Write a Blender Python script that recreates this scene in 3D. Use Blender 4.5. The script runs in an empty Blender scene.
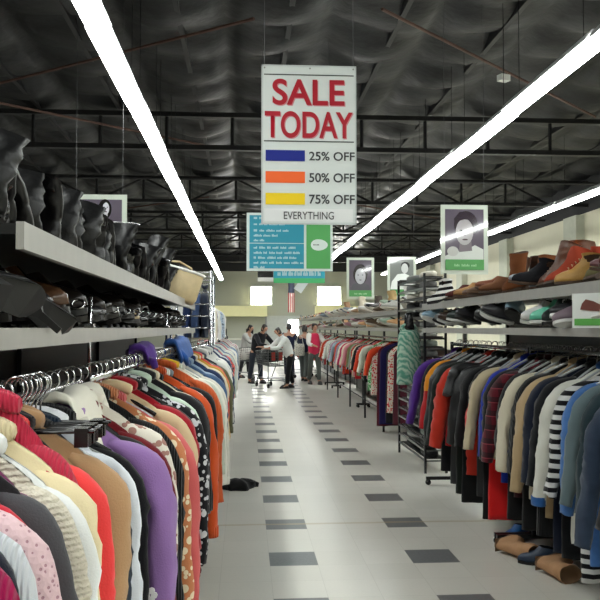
import bpy, math, random
from mathutils import Vector, Matrix, Euler, noise
R = random.Random(7)
C = bpy.context.scene.collection
pi = math.pi
rad = math.radians

# ------------------------------------------------------------------ mesh builder
class MB:
    def __init__(s): s.v = []; s.f = []
    def add(s, vs, fs):
        b = len(s.v); s.v += [tuple(p) for p in vs]; s.f += [tuple(i + b for i in f) for f in fs]; return s
    def box(s, x0, x1, y0, y1, z0, z1, M=None):
        vs = [Vector(p) for p in ((x0,y0,z0),(x1,y0,z0),(x1,y1,z0),(x0,y1,z0),(x0,y0,z1),(x1,y0,z1),(x1,y1,z1),(x0,y1,z1))]
        if M: vs = [M @ p for p in vs]
        return s.add(vs, [(3,2,1,0),(4,5,6,7),(0,1,5,4),(1,2,6,5),(2,3,7,6),(3,0,4,7)])
    def rings(s, rs, cap0=True, cap1=True, closed=True):
        n = len(rs[0]); fs = []
        for i in range(len(rs) - 1):
            for j in range(n if closed else n - 1):
                a = i*n + j; b = i*n + (j+1) % n
                fs.append((a, b, b + n, a + n))
        if cap0: fs.append(tuple(range(n - 1, -1, -1)))
        if cap1: fs.append(tuple((len(rs)-1)*n + k for k in range(n)))
        return s.add([p for r in rs for p in r], fs)
    def tube(s, pts, r, n=8, ry=None, up=(0,1,0)):
        pts = [Vector(p) for p in pts]; rs = []
        up = Vector(up)
        for i, p in enumerate(pts):
            t = (pts[min(i+1, len(pts)-1)] - pts[max(i-1, 0)]).normalized()
            u = up - t * up.dot(t)
            if u.length < .05: u = Vector((1, 0, 0)) - t * t.x
            if u.length < .05: u = Vector((0, 0, 1)) - t * t.z
            u.normalize(); w = t.cross(u)
            ra = r[i] if isinstance(r, (list, tuple)) else r
            rb = ra if ry is None else (ry[i] if isinstance(ry, (list, tuple)) else ry)
            rs.append([p + w * ra * math.cos(2*pi*k/n) + u * rb * math.sin(2*pi*k/n) for k in range(n)])
        return s.rings(rs)
    def prism(s, pts, y0, y1):           # outline in XZ, thick along Y
        n = len(pts)
        vs = [(x, y0, z) for x, z in pts] + [(x, y1, z) for x, z in pts]
        return s.add(vs, [tuple(range(n)), tuple(range(2*n-1, n-1, -1))] + [(i, i+n, (i+1) % n + n, (i+1) % n) for i in range(n)])
    def build(s, name, m, parent=None, smooth=False, sub=0):
        me = bpy.data.meshes.new(name); me.from_pydata(s.v, [], s.f); me.update()
        if smooth: me.polygons.foreach_set('use_smooth', [True]*len(me.polygons))
        me.materials.append(m)
        o = bpy.data.objects.new(name, me); C.objects.link(o)
        if parent: o.parent = parent
        if sub:
            k = o.modifiers.new('s', 'SUBSURF'); k.levels = sub; k.render_levels = sub
        return o

def tag(o, label=None, cat=None, group=None, kind=None):
    if label: o['label'] = label
    if cat: o['category'] = cat
    if group: o['group'] = group
    if kind: o['kind'] = kind
    return o
def empty(name, loc=(0,0,0), rot=(0,0,0), label=None, cat=None, group=None):
    o = bpy.data.objects.new(name, None); o.empty_display_size = .1; C.objects.link(o)
    o.location = loc; o.rotation_euler = rot
    return tag(o, label, cat, group)
def dup(root, loc=None, rot=None, label=None, group=None, mats=None):
    def cp(o, par):
        c = o.copy(); C.objects.link(c)
        if par: c.parent = par
        for ch in [x for x in kids.get(o.name, [])]: cp(ch, c)
        return c
    kids = {}
    st = [root]
    while st:
        q = st.pop(); kids[q.name] = list(q.children); st += kids[q.name]
    r = cp(root, None)
    if loc is not None: r.location = loc
    if rot is not None: r.rotation_euler = rot
    return tag(r, label, None, group)

# ------------------------------------------------------------------ materials
_M = {}
def lin(c): return tuple(((x/255)/12.92 if x <= 10 else (((x/255)+.055)/1.055)**2.4) for x in c) + (1,)
def base(name):
    m = bpy.data.materials.new(name); m.use_nodes = True
    nt = m.node_tree; b = nt.nodes['Principled BSDF']
    return m, nt, b
def mat(name, rgb, rough=.6, metal=0, var=.12, scale=8, bump=0, bscale=120, coat=0, spec=.5, trans=0):
    k = (name, rgb, rough, metal)
    if k in _M: return _M[k]
    m, nt, b = base(name); N = nt.nodes; L = nt.links
    c = lin(rgb)
    tc = N.new('ShaderNodeTexCoord'); no = N.new('ShaderNodeTexNoise'); no.inputs['Scale'].default_value = scale; no.inputs['Detail'].default_value = 3
    L.new(tc.outputs['Object'], no.inputs['Vector'])
    mx = N.new('ShaderNodeMix'); mx.data_type = 'RGBA'
    mx.inputs[6].default_value = tuple(x*(1-var) for x in c[:3]) + (1,); mx.inputs[7].default_value = tuple(min(1, x*(1+var)) for x in c[:3]) + (1,)
    L.new(no.outputs['Fac'], mx.inputs[0]); L.new(mx.outputs[2], b.inputs['Base Color'])
    b.inputs['Roughness'].default_value = rough; b.inputs['Metallic'].default_value = metal
    b.inputs['Coat Weight'].default_value = coat; b.inputs['Specular IOR Level'].default_value = spec
    if bump:
        n2 = N.new('ShaderNodeTexNoise'); n2.inputs['Scale'].default_value = bscale; L.new(tc.outputs['Object'], n2.inputs['Vector'])
        bp = N.new('ShaderNodeBump'); bp.inputs['Strength'].default_value = bump; bp.inputs['Distance'].default_value = .005
        L.new(n2.outputs['Fac'], bp.inputs['Height']); L.new(bp.outputs['Normal'], b.inputs['Normal'])
    _M[k] = m; return m
def emit(name, rgb, s):
    k = (name, rgb, s)
    if k in _M: return _M[k]
    m, nt, b = base(name)
    b.inputs['Base Color'].default_value = lin(rgb); b.inputs['Emission Color'].default_value = lin(rgb); b.inputs['Emission Strength'].default_value = s
    _M[k] = m; return m

def fabric(rgb, pat='plain', rgb2=None, rgb3=None):
    k = ('fab', rgb, pat, rgb2, rgb3)
    if k in _M: return _M[k]
    m, nt, b = base('fabric_' + pat); N = nt.nodes; L = nt.links
    c1 = lin(rgb); c2 = lin(rgb2) if rgb2 else tuple(x*.45 for x in c1[:3]) + (1,); c3 = lin(rgb3) if rgb3 else c2
    tc = N.new('ShaderNodeTexCoord'); co = tc.outputs['Object']
    def noise(sc, det=2):
        n = N.new('ShaderNodeTexNoise'); n.inputs['Scale'].default_value = sc; n.inputs['Detail'].default_value = det; L.new(co, n.inputs['Vector']); return n.outputs['Fac']
    def mix(f, a, bb, typ='MIX'):
        x = N.new('ShaderNodeMix'); x.data_type = 'RGBA'; x.blend_type = typ
        if isinstance(f, float): x.inputs[0].default_value = f
        else: L.new(f, x.inputs[0])
        for i, q in ((6, a), (7, bb)):
            if isinstance(q, tuple): x.inputs[i].default_value = q
            else: L.new(q, x.inputs[i])
        return x.outputs[2]
    def math_(op, a, bv=None):
        q = N.new('ShaderNodeMath'); q.operation = op
        for i, z in enumerate((a, bv)):
            if z is None: continue
            if isinstance(z, (int, float)): q.inputs[i].default_value = z
            else: L.new(z, q.inputs[i])
        return q.outputs[0]
    sep = N.new('ShaderNodeSeparateXYZ'); L.new(co, sep.inputs[0])
    def bands(ax, per, duty):
        return math_('LESS_THAN', math_('FRACT', math_('MULTIPLY', sep.outputs[ax], 1/per)), duty)
    col = mix(noise(6, 3), tuple(x*.86 for x in c1[:3]) + (1,), tuple(min(1, x*1.1) for x in c1[:3]) + (1,))
    h = noise(260)
    bs = .25
    if pat == 'knit':
        w = N.new('ShaderNodeTexWave'); w.inputs['Scale'].default_value = 45; w.inputs['Distortion'].default_value = 1.5; w.bands_direction = 'X'; L.new(co, w.inputs['Vector']); h = w.outputs['Fac']; bs = .8
    elif pat == 'cable':
        w = N.new('ShaderNodeTexWave'); w.bands_direction = 'Z'; w.inputs['Scale'].default_value = 32; w.inputs['Distortion'].default_value = 2.5; w.inputs['Detail Scale'].default_value = 4; L.new(co, w.inputs['Vector']); h = w.outputs['Fac']; bs = 1
    elif pat == 'stripe':
        col = mix(bands(2, .05, .5), col, c2)
    elif pat == 'finestripe':
        col = mix(bands(2, .022, .45), col, c2)
    elif pat == 'vstripe':
        col = mix(bands(0, .03, .4), col, c2)
    elif pat == 'plaid':
        col = mix(math_('MULTIPLY', bands(2, .09, .45), .65), col, c2); col = mix(math_('MULTIPLY', bands(0, .07, .4), .55), col, c2); col = mix(math_('MULTIPLY', bands(2, .09, .08), .6), col, c3)
    elif pat == 'floral':
        v = N.new('ShaderNodeTexVoronoi'); v.inputs['Scale'].default_value = 42; L.new(co, v.inputs['Vector'])
        f1 = math_('LESS_THAN', v.outputs['Distance'], .33)
        v2 = N.new('ShaderNodeTexVoronoi'); v2.inputs['Scale'].default_value = 27; L.new(co, v2.inputs['Vector'])
        f2 = math_('LESS_THAN', v2.outputs['Distance'], .36)
        col = mix(f2, mix(f1, col, c2), c3)
    elif pat == 'dots':
        v = N.new('ShaderNodeTexVoronoi'); v.inputs['Scale'].default_value = 100; L.new(co, v.inputs['Vector'])
        col = mix(math_('LESS_THAN', v.outputs['Distance'], .24), col, c2); h = v.outputs['Distance']; bs = .7
    elif pat == 'blotch':
        w = N.new('ShaderNodeTexWave'); w.wave_type = 'BANDS'; w.bands_direction = 'DIAGONAL'; w.inputs['Scale'].default_value = 9; w.inputs['Distortion'].default_value = 9; w.inputs['Detail'].default_value = 3; L.new(co, w.inputs['Vector'])
        col = mix(w.outputs['Fac'], c1, c2)
    elif pat == 'block':          # upper part one colour, lower another
        col = mix(math_('LESS_THAN', sep.outputs[2], -.42), col, c2)
    elif pat == 'denim':
        col = mix(noise(14, 5), tuple(x*.6 for x in c1[:3]) + (1,), tuple(min(1, x*1.5) for x in c1[:3]) + (1,))
    L.new(col, b.inputs['Base Color'])
    b.inputs['Roughness'].default_value = .5 if pat == 'shiny' else .88
    b.inputs['Specular IOR Level'].default_value = .5 if pat == 'shiny' else .15
    if pat != 'shiny':
        b.inputs['Sheen Weight'].default_value = .15; b.inputs['Sheen Roughness'].default_value = .5
    bp = N.new('ShaderNodeBump'); bp.inputs['Strength'].default_value = bs; bp.inputs['Distance'].default_value = .004
    L.new(h, bp.inputs['Height']); L.new(bp.outputs['Normal'], b.inputs['Normal'])
    _M[k] = m; return m

chrome = mat('chrome', (200,202,205), .18, 1, .05)
steel = mat('brushed_steel', (150,152,150), .35, 1, .1)
blackm = mat('black_metal', (22,22,24), .35, .3, .1)
shelfm = mat('grey_shelf_laminate', (158,156,150), .45, 0, .14, 14)
blackp = mat('black_plastic', (16,16,18), .25, 0, .1)
whitep = mat('white_plastic', (225,225,222), .3, 0, .04)
clearp = mat('pale_grey_plastic', (178,182,184), .25, 0, .05)

# ------------------------------------------------------------------ the setting
def floor_material():
    m, nt, b = base('vinyl_floor'); N = nt.nodes; L = nt.links
    tc = N.new('ShaderNodeTexCoord'); sep = N.new('ShaderNodeSeparateXYZ'); L.new(tc.outputs['Object'], sep.inputs[0])
    def mt(op, *a):
        q = N.new('ShaderNodeMath'); q.operation = op
        for i, z in enumerate(a):
            if isinstance(z, (int, float)): q.inputs[i].default_value = z
            else: L.new(z, q.inputs[i])
        return q.outputs[0]
    def mix(f, a, bb):
        x = N.new('ShaderNodeMix'); x.data_type = 'RGBA'
        if isinstance(f, float): x.inputs[0].default_value = f
        else: L.new(f, x.inputs[0])
        for i, q in ((6, a), (7, bb)):
            if isinstance(q, tuple): x.inputs[i].default_value = q
            else: L.new(q, x.inputs[i])
        return x.outputs[2]
    T = .305
    gx = mt('DIVIDE', mt('SUBTRACT', sep.outputs[0], .314 - T/2), T); gy = mt('DIVIDE', mt('SUBTRACT', sep.outputs[1], 5.25 - T/2), T)
    ix = mt('FLOOR', gx); iy = mt('FLOOR', gy); fx = mt('FRACT', gx); fy = mt('FRACT', gy)
    m3 = mt('MODULO', mt('ADD', iy, 300), 3)
    rowk = mt('LESS_THAN', m3, .5)
    colk = mt('ADD', mt('COMPARE', ix, 0, .4), mt('COMPARE', ix, 3, .4))
    dark = mt('MULTIPLY', rowk, colk)
    n1 = N.new('ShaderNodeTexNoise'); n1.inputs['Scale'].default_value = 1.1; n1.inputs['Detail'].default_value = 5; L.new(tc.outputs['Object'], n1.inputs['Vector'])
    n2 = N.new('ShaderNodeTexNoise'); n2.inputs['Scale'].default_value = 60; n2.inputs['Detail'].default_value = 3; L.new(tc.outputs['Object'], n2.inputs['Vector'])
    wn = N.new('ShaderNodeTexWhiteNoise'); wn.noise_dimensions = '2D'; cmb = N.new('ShaderNodeCombineXYZ'); L.new(ix, cmb.inputs[0]); L.new(iy, cmb.inputs[1]); L.new(cmb.outputs[0], wn.inputs['Vector'])
    light = mix(n1.outputs['Fac'], lin((200,197,188)), lin((220,217,208)))
    light = mix(mt('MULTIPLY', wn.outputs['Value'], .12), light, lin((160,156,142)))
    light = mix(mt('MULTIPLY', n2.outputs['Fac'], .15), light, lin((140,138,128)))
    dk = mix(n2.outputs['Fac'], lin((84,86,88)), lin((122,124,124)))
    col = mix(dark, light, dk)
    seam = mt('MAXIMUM', mt('GREATER_THAN', mt('ABSOLUTE', mt('SUBTRACT', fx, .5)), .495), mt('GREATER_THAN', mt('ABSOLUTE', mt('SUBTRACT', fy, .5)), .495))
    col = mix(mt('MULTIPLY', seam, .25), col, lin((120,116,104)))
    cr = mt('LESS_THAN', mt('ABSOLUTE', mt('SUBTRACT', mt('ADD', sep.outputs[1], mt('MULTIPLY', n1.outputs['Fac'], .1)), 6.22)), .022)
    col = mix(mt('MULTIPLY', cr, .55), col, lin((168,150,112)))
    L.new(col, b.inputs['Base Color'])
    ro = mt('ADD', mt('MULTIPLY', n1.outputs['Fac'], .15), .26); L.new(ro, b.inputs['Roughness'])
    bp = N.new('ShaderNodeBump'); bp.inputs['Strength'].default_value = .03; bp.inputs['Distance'].default_value = .01; L.new(n1.outputs['Fac'], bp.inputs['Height']); L.new(bp.outputs['Normal'], b.inputs['Normal'])
    return m
X0, X1, Y0, Y1, H = -12.0, 9.6, -9.0, 46.0, 5.9
f = MB().box(X0, X1, Y0, Y1, -.1, 0).build('floor', floor_material()); tag(f, kind='structure')
wallm = mat('painted_cream_wall', (204,200,178), .8, 0, .05, 2)
wallb = mat('painted_grey_green_wall', (176,178,164), .8, 0, .05, 2)
darkw = mat('dark_painted_upper_wall', (34,34,36), .8, 0, .1, 2)
def wall(name, m, *b):
    o = MB().box(*b).build(name, m); return tag(o, kind='structure')
TOP = 4.75
wr = wall('wall_right', wallm, X1, X1+.2, Y0, Y1, 0, TOP)
MB().box(X1, X1+.2, Y0, Y1, TOP, H+.1).build('upper_band', darkw, wr)
for y in range(4, 46, 6): MB().box(X1-.25, X1, y, y+.9, 0, TOP-.05).build('pilaster', mat('pale_grey_pilaster', (178,180,164), .8), wr)
wl = wall('wall_left', mat('dim_grey_wall', (120,120,114), .8), X0-.2, X0, Y0, Y1, 0, TOP)
MB().box(X0-.2, X0, Y0, Y1, TOP, H+.1).build('upper_band', darkw, wl)
wb = wall('wall_back', wallb, X0, X1, Y1, Y1+.2, 0, TOP)
MB().box(X0, X1, Y1, Y1+.2, TOP, H+.1).build('upper_band', darkw, wb)
wf = wall('wall_front', wallm, X0, X1, Y0-.2, Y0, 0, H+.1)
yel = mat('yellow_cream_soffit', (236,230,176), .7, 0, .04)
for nm, a, bx in (('trim_1', -6.0, 1.25), ('trim_2', 4.0, 9.3)):
    o = MB().box(a, bx, Y1-.8, Y1-.01, 2.15, 2.75).build(nm, yel); tag(o, kind='structure')
def back_window(name, x0, x1, z0, z1, s):
    r = MB().box(x0, x1, Y1-.05, Y1-.02, z0, z1).build(name, emit('daylight_pane', (255,255,250), s)); tag(r, kind='structure')
    fb = MB()
    for a in ((x0-.06, x0, z0-.06, z1+.06), (x1, x1+.06, z0-.06, z1+.06), (x0, x1, z0-.06, z0), (x0, x1, z1, z1+.06)):
        fb.box(a[0], a[1], Y1-.09, Y1-.01, a[2], a[3])
    fb.build('window_frame', whitep, r)
back_window('window_1', .35, 1.5, 2.85, 3.85, 14)
back_window('window_2', 4.2, 5.5, 2.85, 3.85, 14)
dr = empty('door_1', (2.2, Y1-.06, 0)); tag(dr, kind='structure')
MB().box(-.95, .95, -.04, .0, 0, 2.2).build('door_panel', mat('grey_door_paint', (188,192,188), .5), dr)
MB().box(.3, .85, -.06, -.041, 1.0, 1.95).build('door_pane', emit('daylight_pane', (255,255,255), 10), dr)
for s in (-1, 1): MB().box(s*1.0-.05, s*1.0+.05, -.08, 0, 0, 2.25).build('door_jamb', steel, dr)

# ceiling: sagging insulation between purlins, deck above, open web trusses
def ceiling():
    m, nt, b = base('black_foil_insulation'); N = nt.nodes; L = nt.links
    tc = N.new('ShaderNodeTexCoord'); no = N.new('ShaderNodeTexNoise'); no.inputs['Scale'].default_value = 1.6; no.inputs['Detail'].default_value = 6; L.new(tc.outputs['Object'], no.inputs['Vector'])
    cr = N.new('ShaderNodeValToRGB'); cr.color_ramp.elements[0].color = lin((5,5,6)); cr.color_ramp.elements[1].color = lin((38,39,42)); cr.color_ramp.elements[0].position = .35; cr.color_ramp.elements[1].position = .75
    L.new(no.outputs['Fac'], cr.inputs[0]); L.new(cr.outputs[0], b.inputs['Base Color']); b.inputs['Roughness'].default_value = .42; b.inputs['Specular IOR Level'].default_value = .22
    bp = N.new('ShaderNodeBump'); bp.inputs['Strength'].default_value = .6; bp.inputs['Distance'].default_value = .06; L.new(no.outputs['Fac'], bp.inputs['Height']); L.new(bp.outputs['Normal'], b.inputs['Normal'])
    nx, ny = 144, 260; vs = []; fs = []
    for j in range(ny+1):
        for i in range(nx+1):
            x = X0 + (X1-X0)*i/nx; y = Y0 + (Y1-Y0)*j/ny
            sg = abs(math.sin(pi*(x+.3)/1.5))**.7; wy = .3 + .7*abs(math.sin(pi*y/1.25 + .5*math.sin(x*1.7)))**.6
            vs.append((x, y, H - .02 - .24*sg*wy - .04*math.sin(3.1*x+1.7*y)*sg))
    for j in range(ny):
        for i in range(nx):
            a = j*(nx+1)+i; fs.append((a, a+nx+1, a+nx+2, a+1))
    ce = MB().box(X0-.2, X1+.2, Y0-.2, Y1+.2, H+.1, H+.2).build('ceiling', darkw); tag(ce, kind='structure')
    MB().add(vs, fs).build('insulation', m, ce, True)
    tm = mat('dark_painted_steel', (20,20,22), .5, .2, .1)
    k = 0
    x = X0 + .9 - .3
    while x < X1:
        MB().box(x-.035, x+.035, Y0, Y1, H-.24, H-.02).build('purlin', tm, ce); x += 1.5
    for y in (1.5, 7.9, 15.3, 21.8, 28.3, 34.8, 41.3):
        t = MB(); zb, zt = 4.9, 5.62
        t.box(X0, X1, y-.07, y+.07, zb, zb+.09); t.box(X0, X1, y-.07, y+.07, zt-.09, zt)
        t.build('truss_chord', tm, ce)
        w = MB(); x = X0 + .5; sgn = 1
        while x < X1-1.3:
            w.tube([(x, y, zb+.05), (x, y, zt-.05)], .035, 6)
            if y > 16:
                a, bb = (zb+.05, zt-.05) if sgn > 0 else (zt-.05, zb+.05)
                w.tube([(x, y, a), (x+1.25, y, bb)], .03, 6); sgn = -sgn
            x += 1.25
        w.build('truss_web', tm, ce)
    rust = mat('rusty_brown_rod', (92,66,58), .6, .2)
    for a, bb in (((-4.4, 12.9, 5.25), (.1, 9.6, 5.25)), ((1.6, 9.2, 5.25), (6.2, 13.7, 5.25)), ((-4.2, 13.2, 5.2), (-.6, 16.4, 5.2)), ((-1.0, 22, 5.1), (-5.5, 26, 5.1)), ((2.0, 22, 5.1), (6.5, 26, 5.1))):
        MB().tube([a, bb], .022, 6).build('brace_rod', rust, ce)
    for y in (18.5, 25, 31.5, 38): MB().tube([(X0, y, 4.95), (X1, y, 4.95)], .035, 8).build('sprinkler_pipe', tm, ce)
ceiling()
lab = 'small white sensor box hanging from the dark ceiling beside a brown rod'
for (x, y, z), l in (((3.35, 10.1, 4.75), 'small white box hanging under the dark ceiling above the middle light row'), ((1.9, 14.6, 4.55), 'tiny white sensor under the dark ceiling just beyond the sale sign')):
    r = empty('ceiling_sensor', (x, y, z), (0, 0, .4), l, 'sensor')
    MB().box(-.07, .07, -.05, .05, -.04, .04).build('case', whitep, r); MB().tube([(0,0,.04), (0,0,.9)], .006, 6).build('stem', blackm, r)

# ------------------------------------------------------------------ strip lights
LZ = 4.14
def light_fixture():
    r = empty('ceiling_strip_light', (0,0,0))
    hb = MB(); hb.prism([(-.12, .0), (.12, .0), (.1, .05), (.05, .1), (-.05, .1), (-.1, .05)], 0, 2.40)
    hb.build('housing', mat('white_enamel_housing', (190,190,190), .4), r)
    t = MB().prism([(-.1, -.002), (-.09, -.045), (-.045, -.06), (.045, -.06), (.09, -.045), (.1, -.002)], .02, 2.38)
    t.build('lamp', LM, r)
    for y in (.3, 2.1): MB().tube([(0, y, .1), (0, y, H - LZ - .3)], .004, 5).build('suspension_wire', blackm, r)
    return r
LM = emit('fluorescent_lamp', (250,255,251), 11)
L0 = light_fixture(); first = True
rows = ((-1.29, 'left', 'long glowing strip light in the ceiling row above the left clothes rack', 44), (3.23, 'mid', 'long glowing strip light in the ceiling row to the right of the sale sign', 44), (6.75, 'right', 'long glowing strip light in the ceiling row nearest the cream right wall', 40))
for x, nm, lb, ye in rows:
    y = -7.6; k = 0
    while y < ye - 2:
        jx = .012 if k % 2 else -.012
        o = L0 if first else dup(L0)
        first = False
        o.location = (x + jx*(.4 if nm == 'left' else 1), y, LZ)
        tag(o, lb, 'ceiling light', {'left': 'strip lights over the left rack', 'mid': 'strip lights beside the sale sign', 'right': 'strip lights along the right wall'}[nm])
        y += 2.44; k += 1

# ------------------------------------------------------------------ signs
def text(s, x0, x1, z0, z1, y, m, parent, name='lettering', bold=0):
    cu = bpy.data.curves.new(name, 'FONT'); cu.body = s; cu.offset = bold; cu.extrude = 0.0
    o = bpy.data.objects.new(name, cu); C.objects.link(o)
    dg = bpy.context.evaluated_depsgraph_get(); me = bpy.data.meshes.new_from_object(o.evaluated_get(dg))
    bpy.data.objects.remove(o); bpy.data.curves.remove(cu)
    xs = [v.co.x for v in me.vertices]; ys = [v.co.y for v in me.vertices]
    a, b_, c, d = min(xs), max(xs), min(ys), max(ys)
    for v in me.vertices:
        v.co = (x0 + (v.co.x-a)/(b_-a)*(x1-x0), y, z0 + (v.co.y-c)/(d-c)*(z1-z0))
    me.materials.clear(); me.materials.append(m)
    o = bpy.data.objects.new(name, me); C.objects.link(o); o.parent = parent
    return o
def flat(parent, name, m, x0, x1, z0, z1, y, th=.002):
    return MB().box(x0, x1, y-th, y, z0, z1).build(name, m, parent)
def pm(rgb, g=.35): return mat('print', rgb, g, 0, .02)
sale = empty('sale_sign', (0, 6.33, 0), (0,0,0), 'big white sign reading SALE TODAY with blue, orange and yellow discount bars', 'sign')
Sx = 6.33/800
def sx(u): return (u-245)*Sx*1.002
def sz(v): return 1.5+(328-v)*Sx*1.011
board = pm((222,228,226), .4)
MB().box(sx(261), sx(357), 0, .012, sz(225), sz(65)).build('board', board, sale)
fm = pm((200,206,206))
fb = MB()
for a in ((261,262.4,65,225),(355.8,357,65,225),(261,357,65,66.2),(261,357,223.6,225)): fb.box(sx(a[0]), sx(a[1]), -.006, 0, sz(a[3]), sz(a[2]))
fb.build('frame', fm, sale)
red = pm((178,24,44)); redsh = pm((214,150,156)); ink = pm((52,54,58)); dk = pm((46,52,50))
flat(sale, 'rule', dk, sx(263.5), sx(354.5), sz(75.2), sz(74.2), -.001); flat(sale, 'rule', dk, sx(263.5), sx(354.5), sz(142.3), sz(141.2), -.001)
def boldword(w, a, b_, t, bo):
    text(w, sx(a)+.008, sx(b_)+.008, sz(bo)-.007, sz(t)-.007, -.001, redsh, sale, 'letter_shadow', .02)
    text(w, sx(a), sx(b_), sz(bo), sz(t), -.004, red, sale, 'lettering', .02)
boldword('SALE', 272, 345, 79, 105.5); boldword('TODAY', 264.3, 353.5, 111.5, 138.5)
for t, bo, c, w in ((150.8, 161.8, (10,32,140), '25% OFF'), (172.2, 183.6, (255,106,40), '50% OFF'), (193.8, 205.3, (250,214,8), '75% OFF')):
    flat(sale, 'colour_bar', pm(c), sx(265.2), sx(304.8), sz(bo), sz(t), -.002)
    text(w, sx(309), sx(355.3), sz(bo-.9), sz(t+1.2), -.003, ink, sale, 'lettering', .016)
flat(sale, 'label_strip', pm((236,238,238)), sx(264), sx(353.5), sz(222), sz(209.4), -.001)
text('EVERYTHING', sx(283.5), sx(334), sz(220), sz(212.3), -.006, ink, sale, 'lettering', .004)
for u in (264, 310, 354): MB().tube([(sx(u), -.004, sz(68)), (sx(u), .0, sz(68))], .007, 8).build('grommet', steel, sale)
for u in (264, 354): MB().tube([(sx(u), .006, sz(66)), (sx(u), .006, 5.6)], .003, 5).build('hanging_wire', mat('dull_wire', (70,70,72), .6), sale)

glossy = lambda rgb: mat('gloss_print', rgb, .06, 0, .05, 6, 0, 120, 1.0)
def text_rows(parent, m, x0, x1, rows_, y, h, seed):
    q = random.Random(seed)
    for z, frac in rows_:
        x = x0; b = MB(); end = x0 + (x1-x0)*frac
        while x < end:
            w = min(q.uniform(.03, .11), end-x+.01); xx = x
            while xx < x + w:
                b.box(xx, xx+.011, y-.001, y, z, z + h*q.choice((1, .7, .7, 1.0))); xx += .017
            x += w + .03
        b.build('lettering', m, parent)
# teal and green board behind the sale sign
def at(u, v, Y): return ((u-245)*Y/800, 1.5+(328-v)*Y/800)
bd = empty('information_sign', (0, 11.2, 0), (0,0,0), 'teal and green information board hanging behind the sale sign, white oval on green', 'sign')
k = 11.2/800
ax, bx = at(246.4, 0, 11.2)[0], at(333, 0, 11.2)[0]; az, bz = at(0, 271, 11.2)[1], at(0, 212.5, 11.2)[1]
MB().box(ax, bx, 0, .02, az, bz).build('board', pm((214,226,222)), bd)
flat(bd, 'teal_panel', pm((36,150,176)), ax+.04, ax+k*57.5, az+.035, az+k*27.5, -.002); flat(bd, 'teal_panel', pm((36,150,176)), ax+.04, ax+k*57.5, az+k*28.2, bz-.035, -.002)
flat(bd, 'green_panel', pm((84,170,92)), ax+k*60, bx-.035, az+.035, bz-.035, -.002)
wt = pm((196,226,230))
text_rows(bd, wt, ax+.1, ax+k*56, [(az+k*22.3, .86), (az+k*17.2, .97), (az+k*12.2, .92), (az+k*7.2, 1.0), (az+k*2.6, .2)], -.006, .032, 3)
text_rows(bd, wt, ax+.1, ax+k*56, [(az+k*52, .5), (az+k*46, .6), (az+k*39.5, .68), (az+k*34.5, .48), (az+k*29.7, .2)], -.006, .032, 4)
ov = [(ax+k*72+.12*math.cos(t*pi/12)*(1+.12*math.cos(t*pi/12)), az+k*26.5+.08*math.sin(t*pi/12)) for t in range(24)]
MB().prism(ov, -.008, -.005).build('oval_badge', pm((226,238,232)), bd)
text_rows(bd, ink, ax+k*67, ax+k*76, [(az+k*26, .55)], -.0095, .016, 6)
for u in (262, 329): MB().tube([(at(u,0,11.2)[0], .01, bz), (at(u,0,11.2)[0], .01, 5.6)], .003, 5).build('hanging_wire', mat('dull_wire', (70,70,72), .6), bd)
# teal board further back
b2 = empty('teal_sign', (0, 16.5, 0), (0,0,0), 'teal sign with pale letters and green lower edge, hung just behind the information board', 'sign')
a0, z0 = at(273.5, 283, 16.5); a1, z1 = at(325, 258, 16.5)
MB().box(a0, a1, 0, .02, z0, z1).build('board', pm((40,160,184)), b2)
flat(b2, 'green_stripe', pm((70,180,110)), a0, a1, z0, z0+.1, -.002)
text_rows(b2, wt, a0+.08, a1-.05, [(z0+.15, .95)], -.006, .1, 9)
for u in (276, 327): MB().tube([(at(min(u, 324),0,16.5)[0], .01, z1), (at(min(u, 324),0,16.5)[0], .01, 5.6)], .004, 5).build('hanging_wire', mat('dull_wire', (70,70,72), .6), b2)
b3 = empty('dark_sign', (0, 27, 0), (0,0,0), 'small black hanging sign with a white lower edge near the back wall', 'sign')
a0, z0 = at(257.5, 281.5, 27); a1, z1 = at(273, 271.5, 27)
MB().box(a0, a1, 0, .06, z0+.14, z1).build('board', blackp, b3); MB().box(a0, a1, -.02, .08, z0, z0+.13).build('edge_strip', whitep, b3)
for x in (a0+.05, a1-.05): MB().tube([(x, .03, z1), (x, .03, 5.6)], .005, 5).build('hanging_wire', mat('dull_wire', (70,70,72), .6), b3)
cd = empty('tilted_card', (1.24, 17.2, 2.46), (0, rad(35), 0), 'small bright white card hanging tilted on a cord below the teal sign', 'card')
MB().box(-.095, .095, -.004, .004, -.2, .12).build('card', pm((250,250,250)), cd)  # plain near-white tilted plate, nothing printed on it
MB().tube([(0, 0, .12), (-.02, 0, .2)], .004, 5).build('cord_loop', whitep, cd)
MB().tube([(-.02,0,.2), (-.3, 0, .75)], .006, 5).build('cord', whitep, cd)
# flag
fl = empty('hanging_flag', (2.08, 36, 2.2), (0,0,0), 'small striped flag with a dark blue upper field hanging by the back wall', 'flag')
def flagpart(nm, m, x0, x1, z0, z1):
    n = 10; rs = []
    for j in range(7):
        z = z0 + (z1-z0)*j/6
        top = [(x0+(x1-x0)*i/n, .03*math.sin(9*(x0+(x1-x0)*i/n)*2), z) for i in range(n+1)]
        rs.append([(p[0], p[1]-.006, p[2]) for p in top] + [(p[0], p[1]+.006, p[2]) for p in reversed(top)])
    MB().rings(rs).build(nm, m, fl, True)
for i in range(7): flagpart('red_stripe' if i % 2 == 0 else 'white_stripe', pm((196,60,60) if i % 2 == 0 else (232,228,222)), -.21+.06*i, -.15+.06*i, 0, .88)
flagpart('blue_field', pm((60,66,92)), -.21, .21, .885, 1.42)
fl.scale = (.68, 1, 1)
MB().tube([(-.24, 0, 1.44), (.24, 0, 1.44)], .012, 6).build('pole', steel, fl); MB().tube([(0,0,1.45), (0,0,2.4)], .004, 5).build('cord', steel, fl)

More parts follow.
